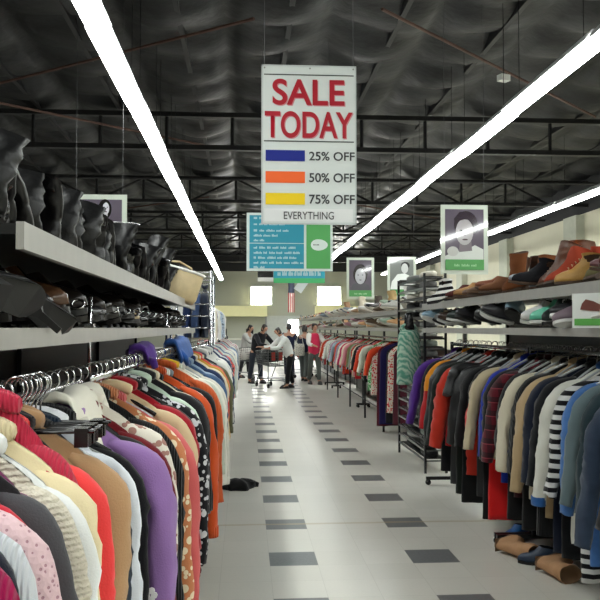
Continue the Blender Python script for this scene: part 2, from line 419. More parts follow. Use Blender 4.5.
# portrait posters: plain generic faces
def ell(cx, cz, rx, rz, n=24, a0=0, a1=2*pi): return [(cx+rx*math.cos(a0+(a1-a0)*i/n), cz+rz*math.sin(a0+(a1-a0)*i/n)) for i in range(n)]
def poster(Y, u0, u1, v0, v1, label, style, yaw=0):
    x0, z1 = at(u0, v0, Y); x1, z0 = at(u1, v1, Y)
    w, h = x1-x0, z1-z0
    r = empty('portrait_poster', ((x0+x1)/2, Y, z0), (rad(.5), 0, yaw), label, 'poster', 'portrait posters hanging over the racks')
    g = glossy
    MB().box(-w/2, w/2, 0, .012, 0, h).build('board', g((196,204,192)), r)
    e = .055*w/.6
    flat(r, 'photo_ground', g((92,84,98) if style != 'pale' else (120,124,122)), -w/2+e, w/2-e, e, h-e, -.001)
    def sh(nm, pts, c, y): MB().prism([(a*w, b_*h) for a, b_ in pts], y-.0012, y).build(nm, g(c), r)
    if style == 'cap':
        sh('shirt', [(-.42,.2),(.4,.2),(.4,.36),(.22,.42),(.05,.36),(-.1,.34),(-.3,.3),(-.42,.26)], (206,210,206), -.003)
        sh('hair', ell(.03,.72,.25,.19), (48,38,52), -.0045)
        sh('face', ell(.0,.61,.185,.19), (168,164,168), -.006)
        sh('neck', [(-.12,.32),(.16,.34),(.14,.5),(-.1,.5)], (120,112,120), -.0055)
        for s in (-1, 1): sh('eye', ell(.0+s*.08,.63,.035,.012), (40,34,40), -.008)
        sh('mouth', ell(.01,.5,.06,.012), (84,66,74), -.008); sh('nose', [(-.012,.62),(.012,.62),(.025,.55),(-.025,.55)], (140,134,140), -.0078)
        sh('fringe', [(-.2,.66),(-.16,.76),(0,.79),(.14,.78),(.2,.68),(.23,.8),(.1,.9),(-.1,.9),(-.22,.8)], (48,38,52), -.0085)
        sh('hand', ell(-.25,.33,.12,.07), (190,190,188), -.009)
    elif style == 'round':
        sh('hair', ell(0,.6,.26,.24), (40,36,44), -.003); sh('face', ell(.0,.55,.19,.19), (178,178,184), -.0045)
        sh('shirt', [(-.35,.22),(.35,.22),(.3,.34),(.1,.4),(-.1,.4),(-.3,.34)], (84,82,92), -.0042)
        for s in (-1, 1): sh('eye', ell(s*.08,.58,.03,.01), (50,46,54), -.006)
        sh('mouth', ell(0,.46,.05,.01), (80,70,76), -.006)
    elif style == 'pale':
        sh('shirt', [(-.4,.2),(.4,.2),(.4,.4),(.25,.55),(.1,.6),(-.15,.58),(-.35,.4)], (226,230,228), -.003)
        sh('bag', [(-.15,.3),(.25,.3),(.2,.44),(-.08,.44)], (36,36,40), -.0045)
        sh('face', ell(.1,.72,.12,.12), (200,202,202), -.006); sh('hair', ell(.12,.79,.15,.09), (58,58,60), -.0055)
    elif style == 'bob':
        sh('hair', ell(.1,.78,.12,.15), (14,12,18), -.003); sh('face', ell(.12,.79,.06,.09), (206,204,212), -.0045)
        sh('neck', [(.04,.52),(.16,.52),(.15,.72),(.08,.72)], (196,194,200), -.004)
        sh('jacket', [(-.38,.1),(.38,.1),(.34,.5),(.16,.6),(.1,.48),(.02,.6),(-.28,.52)], (24,24,30), -.005)
        for s in (-1, 1): sh('eye', ell(.12+s*.025,.81,.012,.008), (40,34,40), -.006)
        sh('mouth', ell(.12,.74,.025,.007), (90,60,70), -.006)
    if style != 'bob':
        flat(r, 'caption_band', g((84,150,90)), -w/2+e, w/2-e, e, e+.15*h, -.0095)
        text_rows(r, pm((150,196,152)), -.22*w, .22*w, [(e+.05*h, 1)], -.013, .035*h, int(Y*10))
    for s in (-1, 1): MB().tube([(s*w*.42, .006, h), (s*w*.42, .006, 5.5-z0)], .0025, 5).build('hanging_wire', mat('dull_wire', (70,70,72), .6), r)
poster(9.6, 443.5, 492.5, 202.5, 273.5, 'large portrait poster of a face with dark hair, green caption band, over right shoe shelf', 'cap', rad(.4))
poster(17.5, 347, 375, 257, 299, 'portrait poster with a round pale face, to the right of the green sign panel', 'round', rad(.5))
poster(16.5, 388.5, 418, 256, 298, 'pale portrait poster with white figure holding a dark bag, between two other posters', 'pale', rad(.5))
poster(9.6, 74, 128, 196, 262, 'black and white poster of a woman with dark bobbed hair behind the black boots', 'bob', 0)

# ------------------------------------------------------------------ garments
def sm(a): a = max(0, min(1, a)); return a*a*(3-2*a)
def body_mesh(ws, L, t, fold=.008, flare=.02, puff=0, seed=0, zn=-.07, tip=-.16, waist=0):
    q = random.Random(seed); p1, p2, p3 = q.uniform(0, 6), q.uniform(0, 6), q.uniform(0, 6); kf = q.uniform(22, 36)
    n = 26; ds = [0, .008, .02, .045, .08, .12, .17] ; d = .17
    step = .045 if not puff else .025
    while d < L - step: d += step; ds.append(d)
    ds.append(L); rs = []
    for d in ds:
        w = ws*(.97 + .03*sm(d/.05)) + flare*d/L - waist*math.exp(-((d-.38)/.13)**2)
        tt = t*(.12 + .88*sm((d+.004)/.06)) * (1 + .1*math.sin(4*d+p1))
        if puff: tt *= 1 + .28*abs(math.sin(pi*d/puff))**.6 - .18; w += .012*abs(math.sin(pi*d/puff))**.6
        ring = []
        for i in range(n):
            a = 2*pi*i/n; ca, sa = math.cos(a), math.sin(a)
            xx = math.copysign(abs(ca)**.75, ca)*w; yy = math.copysign(abs(sa)**.9, sa)*tt
            xn = abs(xx)/w*ws
            zt = zn - sm((xn-.045)/.05)*.012 - max(0, xn-.06)/(max(ws-.06, .01))*(zn-.012-tip)*-1*-1
            zt = zt - .045*max(0, (xn/ws-.7)/.3)**2
            zc = zt*(1-d/L) + (tip-.02)*(d/L) - d
            am = fold*sm(d/.25)
            yy += am*math.sin(kf*xx + p2 + 1.3*math.sin(3.2*d+p3)) + .5*am*math.sin(kf*2.1*xx+p1+2*d)
            nz = noise.noise_vector(Vector((xx*11+p1*9, yy*20+p2, zc*6+p3*5)))
            n2 = noise.noise(Vector((xx*26+p2*5, yy*30, zc*13+p1)))
            g = sm(d/.16)
            n3 = noise.noise(Vector((xx*40+p3*7, yy*20, zc*3+p2)))*.006*g*min(1, t/.02)
            yy += n3
            ring.append((xx + nz.x*.006*g, yy + (nz.y*.011 + n2*.006)*g*min(1, t/.02), zc + nz.z*.008*g))
        rs.append(ring)
    return MB().rings(rs)
def sleeve_mesh(side, ws, out, SL, r, ry, seed, puff=0, tip=-.16, fwd=0, z0=None):
    q = random.Random(seed*7+side+3); pa = q.uniform(0, 6); pb = q.uniform(0, 6)
    P = []; n = 34
    for i in range(n+1):
        s = i/n
        x = ws - .07 + (.075+out*.55)*math.sin(min(s/.32, 1)*pi/2) + out*.45*s + .004*math.sin(5*s+pa)*s
        z = tip + .008 - SL*s*(.42 + .58*sm(s/.28))
        y = fwd*s + .012*math.sin(4*s+pb)*s
        P.append((side*x, y, z))
    ra, rb = [], []
    for i in range(n+1):
        s = i/n
        f_ = (.22 + .78*sm(s/.2)) * (1 - .38*s) * (1 + .03*math.sin(17*s*SL/.5+pa))
        if puff: f_ *= 1 + .25*abs(math.sin(pi*s*SL/puff))**.6 - .12
        ra.append(r*f_*1.02); rb.append(ry*min(1, .45+.55*sm(s/.1))*(1-.2*s))
    b = MB().tube(P, ra, 16, rb); vv = []
    el = .45 + .1*math.sin(pa)
    for v in b.v:
        k = Vector((v[0]*side*9+pa*7, v[1]*16+pb, v[2]*9+pa)); dd = noise.noise_vector(k); kk = Vector((v[0]*side*24, v[1]*30+pa, v[2]*34+pb*3)); e = noise.noise(kk)
        s = (tip+.035-v[2])/SL; w = .4 + .8*math.exp(-((s-el)/.12)**2)
        g = sm((s-.02)/.2)
        f3 = noise.noise(Vector((v[0]*34+pb*5, v[1]*34+pa, v[2]*3.5)))*.011
        vv.append((v[0] + side*(dd.x*.008 + e*.007*w + f3)*g, v[1] + f3*g + (dd.y*.012 + e*.009*w)*g*min(1, ry/.025), v[2] + dd.z*.01*g))
    b.v = vv
    return b, P[-1], ra[-1], rb[-1]
COUNT = [0]
def garment(kind, m, loc, rot=0, reach=.31, L=.62, t=.022, SL=.5, m2=None, sleeve=True, puff=0, dz=0, hood=False, detail=True, ws=None, label=None, seed=None, fwd=0, m3=None, ry=None, rz=None):
    COUNT[0] += 1; sd = seed if seed is not None else COUNT[0]
    q = random.Random(sd)
    ws = ws or min(.215, max(.165, reach*.62)); r = .052 if not puff else .07
    out = max(.0, reach - ws - r*.62)
    if not detail:
        b = body_mesh(ws, L, t, seed=sd, puff=puff)
        if sleeve:
            for s in (-1, 1):
                sm_, e, a, b2_ = sleeve_mesh(s, ws, out, SL, r, ry or t*1.25, sd, puff); b.v, b.f = (b.add(sm_.v, sm_.f).v, b.f)
        o = b.build(kind, m, None, True); o.location = loc; o.rotation_euler = (0, 0, rot); return tag(o, label, None)
    root = empty(kind, (loc[0], loc[1], loc[2]+dz), (0, 0, rot))
    body_mesh(ws, L, t, seed=sd, puff=puff, fold=.006 if t < .03 else .004).build('body', m, root, True)
    if sleeve:
        for s in (-1, 1):
            mb, e, a, b2_ = sleeve_mesh(s, ws, out, SL, r, ry or t*1.25, sd, puff, fwd=fwd)
            sl = mb.build('sleeve', m3 or m, root, True)
            if m2: MB().tube([(e[0], e[1], e[2]+.035), e, (e[0], e[1], e[2]-.012)], [a*1.08, a*1.1, a*1.05], 14, [b2_*1.1]*3).build('cuff', m2, sl, True)
    # collar
    cm = m2 or m; n = 16; P = [(.078*math.cos(2*pi*i/n), .8*t*math.sin(2*pi*i/n), -.072-.01*math.cos(4*pi*i/n)) for i in range(n+1)]
    if hood:
        rs = []
        for j in range(9):
            a = j/8; w = .07+.05*math.sin(pi*min(a*1.1, 1)); z = -.06-.14*a
            rs.append([(w*math.cos(2*pi*i/14)*(1-.3*(1-a)), -t*.6 - .03*math.sin(pi*a) + .03*math.sin(2*pi*i/14)*math.sin(pi*a+.1), z + .015*math.cos(2*pi*i/14)) for i in range(14)])
        MB().rings(rs).build('hood', cm, root, True)
    else:
        MB().tube(P, .009, 8, .017, up=(0,0,1)).build('collar', cm, root, True)
    return root
def hanger_proto(name, m, wire=False, clip=False):
    r = empty(name)
    P = [(.0, 0, -.075), (0, 0, -.03)] + [(.021*math.sin(a), 0, .004+.021*math.cos(a)-.0) for a in [pi-.6 - k*.35 for k in range(0, 13)]]
    P = [(0,0,-.075), (0,0,-.045), (.006,0,-.03)] + [(.0225*math.cos(a), 0, .0225*math.sin(a)) for a in [rad(-60+30*k) for k in range(0, 9)]]
    MB().tube(P, .0022, 6).build('hook', chrome, r, True)
    if wire:
        MB().tube([(0,0,-.07), (.03,0,-.09), (.165,0,-.158), (.155,0,-.17), (-.155,0,-.17), (-.165,0,-.158), (-.03,0,-.09), (0,0,-.07)], .0022, 6).build('frame', m, r, True)
    elif clip:
        MB().tube([(-.15,0,-.085), (.15,0,-.085)], .004, 8).build('frame', m, r)
        for s in (-1, 1):
            MB().box(s*.125-.013, s*.125+.013, -.009, .009, -.115, -.078).build('clip', m, r)
    else:
        MB().tube([(-.165,0,-.162), (-.1,0,-.125), (-.03,0,-.09), (0,0,-.078), (.03,0,-.09), (.1,0,-.125), (.165,0,-.162)], .004, 8, .007, up=(0,0,1)).build('frame', m, r, True)
    return r

def rack(name, x0, y0, x1, y1, z, label, cat='clothes rack', legs=True, m=None, group=None, fw=.26):
    m = m or chrome
    r = empty(name, (0,0,0), (0,0,0), label, cat, group)
    MB().tube([(x0,y0,z), (x1,y1,z)], .016, 12).build('rail', m, r, True)
    if legs:
        for (x, y) in ((x0,y0), (x1,y1)):
            MB().box(x-.014, x+.014, y-.014, y+.014, .06, z+.02).build('post', blackm, r)
            MB().box(x-fw, x+fw, y-.014, y+.014, .05, .08).build('foot', blackm, r)
            for s in (-1, 1): MB().tube([(x+s*(fw-.02), y-.012, .027), (x+s*(fw-.02), y+.012, .027)], .026, 12).build('caster', blackp, r, True)
        MB().tube([(x0,y0,.17), (x1,y1,.17)], .01, 8).build('lower_bar', blackm, r, True)
    return r

def finish(items, group, where, cat_of=lambda k: k):
    """label every garment by its look and its two neighbours"""
    seen = finish.seen
    for i, (o, desc, short, cat) in enumerate(items):
        a = items[i-1][2] if i else None; b_ = items[i+1][2] if i < len(items)-1 else None
        if a and b_: l = f'{desc} between {a} and {b_}, {where}' if a != b_ else f'{desc} between two {a}s, {where}'
        else: l = f'{desc} beside {a or b_} at the end of {where}'
        ws_ = l.split()
        if len(ws_) > 16: l = ' '.join(l.replace(', ' + where, '').split()[:16])
        if l in seen:
            for adj in ('creased', 'long', 'soft', 'thin', 'loose'):
                if adj + ' ' + l not in seen: l = adj + ' ' + l; break
        seen.add(l); tag(o, l, cat, group)
finish.seen = set()

# palette for the racks
W_ = (222,220,212); CR = (216,204,176); BK = (20,20,23); NV = (24,30,48); LV = (138,104,160)
# left rack: (Y, outer X, kind, description, short, colour, pattern, colour2, L, extra)
def railx(y): return -.515 + .02*y
RZ = 1.372
LEFT = [
 (.80, -.29, 'blouse', 'pale patterned blouse', 'pale blouse', (170,178,182), 'floral', (90,110,120), .6, {}),
 (.865, -.285, 'shirt', 'charcoal grey shirt', 'charcoal shirt', (60,62,66), 'plain', None, .6, {}),
 (.94, -.29, 'blouse', 'grey and teal printed blouse', 'printed blouse', (150,170,170), 'floral', (60,90,100), .6, {}),
 (1.01, -.262, 'sweater', 'magenta knit sweater', 'magenta sweater', (158,18,76), 'knit', None, .6, {}),
 (1.06, -.272, 'blouse', 'dark navy blouse', 'navy blouse', (22,26,40), 'plain', None, .6, {}),
 (1.10, -.262, 'cardigan', 'pale blue and white cardigan', 'blue-white cardigan', (178,192,212), 'plain', None, .62, {'m3': fabric((206,210,216), 'knit')}),
 (1.16, -.252, 'sweater', 'pink lace-dotted sweater', 'dotted sweater', (220,188,194), 'dots', (168,128,138), .6, {}),
 (1.205, -.268, 'shirt', 'bright red shirt', 'red shirt', (190,28,50), 'plain', None, .6, {}),
 (1.25, -.245, 'jacket', 'black and grey jacket', 'black jacket', (34,33,36), 'plain', None, .6, {'m3': fabric((74,74,78), 'plain')}),
 (1.29, -.268, 'blouse', 'dusty purple blouse', 'purple blouse', (120,52,92), 'plain', None, .6, {}),
 (1.335, -.244, 'cardigan', 'white cable-knit cardigan with ribbed sleeve', 'knit cardigan', (214,206,188), 'cable', None, .64, {'t': .026}),
 (1.395, -.238, 'shirt', 'crisp white shirt', 'white shirt', (226,228,228), 'plain', None, .7, {'dz': .01, 't': .026}),
 (1.45, -.238, 'blouse', 'cream yellow blouse', 'cream blouse', (226,210,170), 'plain', None, .68, {}),
 (1.475, -.30, 'sweater', 'raspberry pink ribbed sweater riding high', 'raspberry sweater', (190,44,70), 'knit', None, .6, {'dz': .07, 'ws': .15, 't': .026}),
 (1.525, -.232, 'sweater', 'bright coral sweater', 'coral sweater', (232,66,66), 'plain', None, .62, {'t': .026, 'm3': fabric((232,66,66), 'block', (226,120,140))}),
 (1.565, -.262, 'jacket', 'plain black jacket with dark tag', 'black jacket', (24,20,22), 'plain', None, .6, {}),
 (1.63, -.232, 'coat', 'tan camel coat', 'camel coat', (178,142,104), 'plain', None, .85, {'t': .03, 'm2': fabric((168,132,96))}),
 (1.705, -.232, 'blouse', 'soft black blouse', 'black blouse', (24,25,28), 'plain', None, .75, {}),
 (1.76, -.238, 'blouse', 'shiny dark teal navy blouse', 'navy blouse', (18,36,54), 'shiny', None, .7, {}),
 (1.83, -.222, 'blouse', 'white long-sleeved blouse with ruffled cuff', 'white blouse', (220,224,232), 'plain', None, .7, {'SL': .46, 'm2': fabric((228,230,236))}),
 (1.90, -.216, 'dress', 'long black dress', 'black dress', (16,16,20), 'plain', None, .95, {}),
 (2.0, -.155, 'sweater', 'lavender sweater with white floral embroidery', 'lavender sweater', LV, 'plain', None, .75, {'t': .034, 'fwd': -.04, 'm2': fabric((150,116,170), 'plain'), 'ry': .045}),
 (2.09, -.19, 'blouse', 'black satin blouse', 'black blouse', (14,14,18), 'shiny', None, .7, {}),
 (2.16, -.168, 'dress', 'dark red velvet dress', 'dark red dress', (104,22,30), 'plain', None, .9, {'SL': .6}),
 (2.24, -.178, 'shirt', 'white floral print shirt', 'floral shirt', (222,216,204), 'floral', (160,120,110), .7, {}),
 (2.33, -.166, 'cardigan', 'black long cardigan', 'black cardigan', (20,20,22), 'knit', None, .8, {'SL': .55}),
 (2.46, -.152, 'blouse', 'rust and cream blouse', 'rust blouse', (190,120,80), 'floral', (226,210,180), .9, {'SL': .62}),
 (2.60, -.132, 'coat', 'dusty salmon pink long coat', 'salmon coat', (198,92,92), 'plain', None, .95, {'t': .034, 'SL': .66, 'ry': .045}),
 (2.72, -.15, 'blouse', 'pale beige blouse', 'beige blouse', (206,184,148), 'plain', None, .7, {}),
 (2.84, -.145, 'sweater', 'crimson red sweater', 'crimson sweater', (150,20,34), 'plain', None, .8, {'t': .028}),
 (2.96, -.16, 'shirt', 'black shirt', 'black shirt', (22,22,24), 'plain', None, .7, {}),
 (3.08, -.128, 'dress', 'black dress with white print patches', 'printed dress', (22,22,26), 'floral', (196,196,200), .9, {'t': .03, 'SL': .62}),
 (3.2, -.15, 'blouse', 'mint green blouse', 'mint blouse', (190,208,190), 'plain', None, .7, {}),
 (3.32, -.135, 'jacket', 'black zip jacket', 'black jacket', (26,25,28), 'plain', None, .8, {'t': .03}),
 (3.45, -.15, 'blouse', 'cream silk blouse', 'cream blouse', (222,210,184), 'shiny', None, .7, {}),
 (3.58, -.14, 'sweater', 'black turtleneck sweater', 'black turtleneck', (20,20,22), 'knit', None, .75, {}),
 (3.7, -.112, 'jacket', 'burnt orange jacket', 'orange jacket', (196,78,34), 'plain', None, .8, {'t': .034, 'SL': .66}),
 (3.84, -.15, 'blouse', 'white cotton blouse', 'white blouse', (222,222,216), 'plain', None, .6, {}),
 (3.98, -.12, 'coat', 'black coat with grey cuff', 'black coat', (20,20,22), 'plain', None, .85, {'t': .03, 'm2': fabric((120,130,134))}),
 (4.12, -.098, 'cardigan', 'deep orange cardigan', 'orange cardigan', (206,92,44), 'knit', None, .8, {'SL': .62}),
 (4.27, -.13, 'blouse', 'yellow trimmed white blouse', 'trimmed blouse', (220,214,196), 'plain', None, .7, {'m2': fabric((220,180,40))}),
 (4.42, -.1, 'sweater', 'pale sage sweater', 'sage sweater', (196,204,188), 'knit', None, .7, {'t': .03}),
 (4.6, -.088, 'sweater', 'ivory white sweater', 'ivory sweater', (228,226,214), 'plain', None, .7, {'t': .036, 'SL': .6}),
 (4.8, -.086, 'cardigan', 'long off-white cardigan', 'off-white cardigan', (218,216,204), 'knit', None, .8, {'t': .036, 'SL': .62}),
]
fill = [('white blouse',(220,220,214)),('cream shirt',(214,204,178)),('pale blue shirt',(150,170,190)),('navy sweater',(34,50,84)),('black blouse',(26,26,28)),('grey cardigan',(130,132,132)),('coral top',(214,84,76)),('pink blouse',(212,150,156)),('sage blouse',(170,184,168)),('red shirt',(170,36,40)),('blue denim shirt',(70,96,130)),('ivory sweater',(222,216,200)),('lilac top',(160,140,176)),('olive shirt',(96,98,70)),('teal blouse',(50,110,116)),('mustard top',(190,146,60))]
q = random.Random(11); y = 5.0
prev = None
while y < 7.5:
    nm, c = q.choice(fill[:4] + fill if y < 6.4 else [fill[0], fill[0], fill[2], fill[3], fill[6], fill[11], fill[1]])
    if nm == prev: continue
    prev = nm
    LEFT.append((y, -.095 + q.uniform(-.03, .012), nm.split()[-1], q.choice(('plain ', 'soft ', 'creased ', 'thin ')) + nm, nm, c, 'plain', None, q.uniform(.55, .72), {}))
    y += q.uniform(.13, .17)
items = []; hangers = []
HP = {'white': hanger_proto('clothes_hanger', clearp), 'black': hanger_proto('clothes_hanger', blackp), 'wire': hanger_proto('clothes_hanger', steel, True), 'clip': hanger_proto('clip_hanger', blackp, False, True)}
used = set()
def put_hanger(kind, x, y, z, label, rot=0, group='hangers on the left rack'):
    if kind in used: o = dup(HP[kind], (x, y, z), (0, 0, rot))
    else: used.add(kind); o = HP[kind]; o.location = (x, y, z); o.rotation_euler = (0, 0, rot)
    return tag(o, label, 'hanger', group)
for i, (y, xo, kind, desc, short, c, pat, c2, L, ex) in enumerate(LEFT):
    x = railx(y); e = dict(ex); reach = xo - x - .012
    e.setdefault('t', .02 if y < 3 else .028)
    if 'm2' not in e and R.random() < .35: e['m2'] = fabric(c, 'knit')
    if y < 1.6: reach -= .018
    if y < 1.7: e.setdefault('ws', min(.23, reach*.86)); e.setdefault('dz', .025)
    else: e.setdefault('ws', min(.22, reach*.7))
    rot = R.uniform(-.05, .05) if y < 2.2 else R.uniform(-.14, .14)
    if y > 2.2: e.setdefault('dz', R.uniform(-.018, .018))
    o = garment(kind, fabric(c, pat, c2), (x, y, RZ), rot, reach=reach, L=L, detail=True, seed=i+1, **e)
    items.append((o, desc, short, kind))
    hk = ('white', 'wire', 'black')[i % 3]
    words = {'white': 'pale plastic hanger', 'wire': 'steel wire hanger', 'black': 'black plastic hanger'}[hk]
    nb = LEFT[i-1][4] if i else 'rail end'
    l = f'{words} holding the {desc}'
    if l in finish.seen: l += f' next to {nb}'
    finish.seen.add(l)
    put_hanger(hk, x, y, RZ+.0, l, rot*.9)
lav = [o for o, d, s_, k in items if d.startswith('lavender')][0]
for cx, cz in ((.255, -.50), (.262, -.585), (.25, -.64)):
    b = MB()
    for k in range(5):
        a = 2*pi*k/5; b.prism([(cx+.009*math.cos(a)+.008*math.cos(t*pi/4), cz+.011*math.sin(a)+.008*math.sin(t*pi/4)) for t in range(8)], -.078, -.074)
    b.build('embroidery', fabric((232,230,232)), lav)
finish(items, 'garments on the left rack', 'left rack')
# empty hangers crowded on the rail
for i in range(7):
    y = 1.30 + i*.052 + .02
    put_hanger(('wire', 'black')[i % 2], railx(y), y, RZ, 'bare hanger crowded on the near left rail above the garments', R.uniform(-.2, .2), 'bare hangers on the near left rail')
for i in range(6):
    y = 1.58 + i*.035
    o = put_hanger('clip', railx(y)+.04, y+.012, RZ+.01, 'black clip hanger with chrome hook bunched beside the white garment on the left rail', R.uniform(-.15, .15), 'black clip hangers on the left rail')
for i in range(26):
    y = 2.5 + i*.1
    put_hanger(('wire', 'white', 'black')[i % 3], railx(y), y+.03, RZ, 'bare hanger among the garments along the middle of the left rail', R.uniform(-.2, .2), 'bare hangers along the middle of the left rail')

# garments thrown over the left rail
def draped(kind, m, y, x, w, l1, l2, th, label, cat, zt=RZ+.03):
    """cloth folded over the rail: wide along the rail (w), hanging l1 on the aisle side and l2 behind"""
    rs = []; n = 18
    for i in range(n+1):
        s = -l2 + (l1+l2)*i/n
        if s < -.03: px, pz = -.035 - .02*math.sin(6*s), s
        elif s > .03: px, pz = .035 + (s-.03)*.35, -(s-.03)
        else: px, pz = .035*math.sin(s/.03*pi/2), .02*math.cos(s/.03*pi/2)
        ww = w*(1 + .12*math.sin(7*s)); ring = []
        for k in range(16):
            a = 2*pi*k/16
            ring.append((px + th*math.sin(a)*.8 + .008*math.sin(4*a+9*s), ww/2*math.cos(a) + .01*math.sin(12*s), pz + th*math.sin(a)*.55 + .012*math.sin(5*a)))
        rs.append(ring)
    r = empty(kind, (x, y, zt), (0,0,0), label, cat)
    MB().rings(rs).build('body', m, r, True)
    if kind != 'scarf': MB().tube([(.05, -w*.4, -.04), (.05+l1*.25, -w*.44, -l1*.6), (.05+l1*.36, -w*.4, -l1*.95)], [.02, .018, .014], 8).build('sleeve', m, r, True)
    return r
draped('sweater', fabric((74,40,124)), 3.45, railx(3.45), .22, .07, .2, .022, 'deep purple sweater thrown over the left rail above the beige garments', 'sweater')
draped('jacket', fabric((44,84,150), 'denim'), 4.9, railx(4.9), .8, .12, .2, .03, 'blue jacket thrown over the far part of the left rail', 'jacket', RZ+.035)
draped('shirt', fabric((224,220,206)), 2.1, railx(2.1)+.03, .36, .15, .12, .014, 'cream white shirt spread across the hangers on the left rail', 'shirt', RZ-.055)

rack('clothes_rack', railx(.35), .35, railx(2.3), 2.3, RZ-.025, 'near left clothes rack with chrome rail packed with tops', group='left clothes racks', fw=.15)
rack('clothes_rack', railx(2.4), 2.4, railx(4.85), 4.85, RZ-.025, 'middle left clothes rack, lavender sweater side to ivory sweater', group='left clothes racks', fw=.15)
rack('clothes_rack', railx(4.95), 4.95, railx(7.6), 7.6, RZ-.025, 'third left clothes rack, under the end of the dark boot shelf', group='left clothes racks', fw=.15)

# ------------------------------------------------------------------ shoe shelves
def shelving(name, xf, xb, y0, y1, label, levels=((1.455, 1.5), (1.672, 1.733)), side=1, y0s=None, back=True, bh=1.62):
    r = empty(name, (0,0,0), (0,0,0), label, 'shelf unit')
    for k, (za, zb) in enumerate(levels):
        ya = y0 if k or y0s is None else y0s
        b = MB().box(min(xf, xb), max(xf, xb), ya, y1, za + (zb-za)*.55, zb-.004)
        b.build('shelf_board', blackm if side > 0 else shelfm, r)  # black on the left boards paints in the shade beneath and between shelves
        MB().box(min(xf, xf+side*.018), max(xf, xf+side*.018), ya, y1, za, zb).build('shelf_edge', shelfm, r)
    if back: MB().box(min(xb, xb+side*-.02), max(xb, xb-side*.02), y0, y1, 0, bh).build('back_panel', blackm, r)
    n = max(2, int((y1-y0)/2.4)+1)
    for i in range(n+1):
        y = y0 + .05 + (y1-y0-.1)*i/n
        MB().box(xb-.02 if side > 0 else xb-.02, xb+.02, y-.02, y+.02, 0, levels[-1][1]-.01).build('upright', blackm, r)
    return r
sl = shelving('shoe_shelf', -.5, -1.05, 1.78, 7.8, 'two-level grey shoe shelf over the left rack, crowded with black boots', side=1, y0s=.3)
sr = shelving('shoe_shelf', 1.74, 2.56, 3.3, 7.7, 'two-level grey shoe shelf over the right rack, piled with brown boots', side=-1)
for y in (2.65, 5.2):
    MB().tube([(-.505, y, 1.6), (-.505, y, RZ-.02)], .0065, 8).build('hanging_rod', chrome, sl, True); MB().box(-.52, -.49, y-.015, y+.015, 1.49, 1.515).build('rod_clamp', chrome, sl)

def shoe(kind, mu, ms, L=.27, H=.28, heel=0, w=.043, lean=0, laces=None, opening=None, pointy=.5, stil=False, label=None, cat='boot', group=None, simple=False, mu2=None):
    r = empty(kind, (0,0,0), (0,0,0), label, cat, group)
    def shear(y): return heel*(1-sm((y/L-.2)/.5))
    if kind in ('boot', 'ankle_boot'):
        lv = [(.012,0,1,1),(.03,-.004,1,1.03),(.05,-.004,.97,.98),(.068,0,.86,.88),(.085,.004,.68,.82),(.105,.008,.54,.8),(.13,.006,.47,.8)]
        z = .17
        while z < H: lv.append((z, -.004, .46+.04*(z/H), .82+.25*(z/H))); z += .02
        lv.append((H, -.006, .5, 1.08))
    elif kind == 'pump':
        lv = [(.01,0,1,.9),(.025,0,1,.95),(.04,.002,.9,.9),(.05,.003,.72,.84),(.058,.002,.3,.5)]
    else:
        lv = [(.02,0,1,1),(.04,-.003,1,1.02),(.055,0,.93,.96),(.07,.003,.78,.86),(.085,.003,.6,.8),(.1,.0,.48,.76)]
    n = 22; rs = []
    for z, yb, yf, ww in lv:
        yf = L*yf; ring = []
        for i in range(n):
            a = 2*pi*i/n; ca, sa = math.cos(a), math.sin(a)
            cy = (yb+yf)/2; y = cy + sa*(yf-yb)/2
            tt = (y/L)
            wid = w*ww*(1 - .22*math.exp(-((tt-.38)/.16)**2)*(z < .07)) 
            x = math.copysign(abs(ca)**.8, ca)*wid*(1 - pointy*.5*sm((tt-.75)/.3))
            ring.append((x + lean*max(0, z-.1)**1.5*3 + .004*math.sin(40*z+3*a), y + .003*math.sin(50*z), z + shear(y) + (.012*sa if z > .09 else 0)))
        if z > .11:
            ring = [tuple(Vector(p) + Vector((1, 1, .3)) * noise.noise(Vector((p[0]*18+w*900+H*70, p[1]*18, p[2]*34))) * .014) for p in ring]
        rs.append(ring)
    MB().rings(rs, True, False).build('upper' if kind not in ('boot',) else 'boot_upper', mu, r, True)
    # inside
    top = rs[-1]; cx = sum(p[0] for p in top)/n; cyy = sum(p[1] for p in top)/n
    inn = [[(cx+(p[0]-cx)*f_, cyy+(p[1]-cyy)*f_, p[2]-d) for p in top] for f_, d in ((1, 0), (.86, .002), (.8, .05 if kind != 'pump' else .012))]
    MB().rings(inn, False, True).build('lining', opening or blackp, r, True)
    # sole
    def outline(z, s=1): return [((math.copysign(abs(math.cos(2*pi*i/n))**.8, math.cos(2*pi*i/n)))*w*s*(1 - .22*math.exp(-(((.5+.5*math.sin(2*pi*i/n))-.38)/.16)**2))*(1-pointy*.5*sm(((.5+.5*math.sin(2*pi*i/n))-.75)/.3)), L/2+math.sin(2*pi*i/n)*L/2*(1+.02*(s-1)*10), z + shear(L/2+math.sin(2*pi*i/n)*L/2)) for i in range(n)]
    MB().rings([outline(.0, 1.04), outline(.014, 1.06)]).build('sole', ms, r)
    if heel > .015 or kind in ('boot',):
        h = heel + .001; hw = (.008 if stil else w*.72)
        MB().rings([[(sx_*a, yy, z) for sx_, yy in ((-1, .0+b_), (1, .0+b_), (1, c_), (-1, c_))] for z, a, b_, c_ in ((-.0 if heel < .02 else 0.0, hw, .012, .012+2*hw), (h*.6, hw*1.1, .008, .015+2.1*hw), (h+.004, w*.85, 0, .07))]).build('heel', ms, r)
    if laces:
        for k in range(4):
            z = .075 + k*.016; y = L*(.72-.07*k)
            MB().tube([(-.022, y, z+.012), (0, y+.004, z+.018), (.022, y, z+.012)], .0028, 5).build('lace', laces, r, True)
    return r
leath = lambda c, g=.3: mat('leather', c, g, 0, .2, 20, .35, 45, 0, .5)
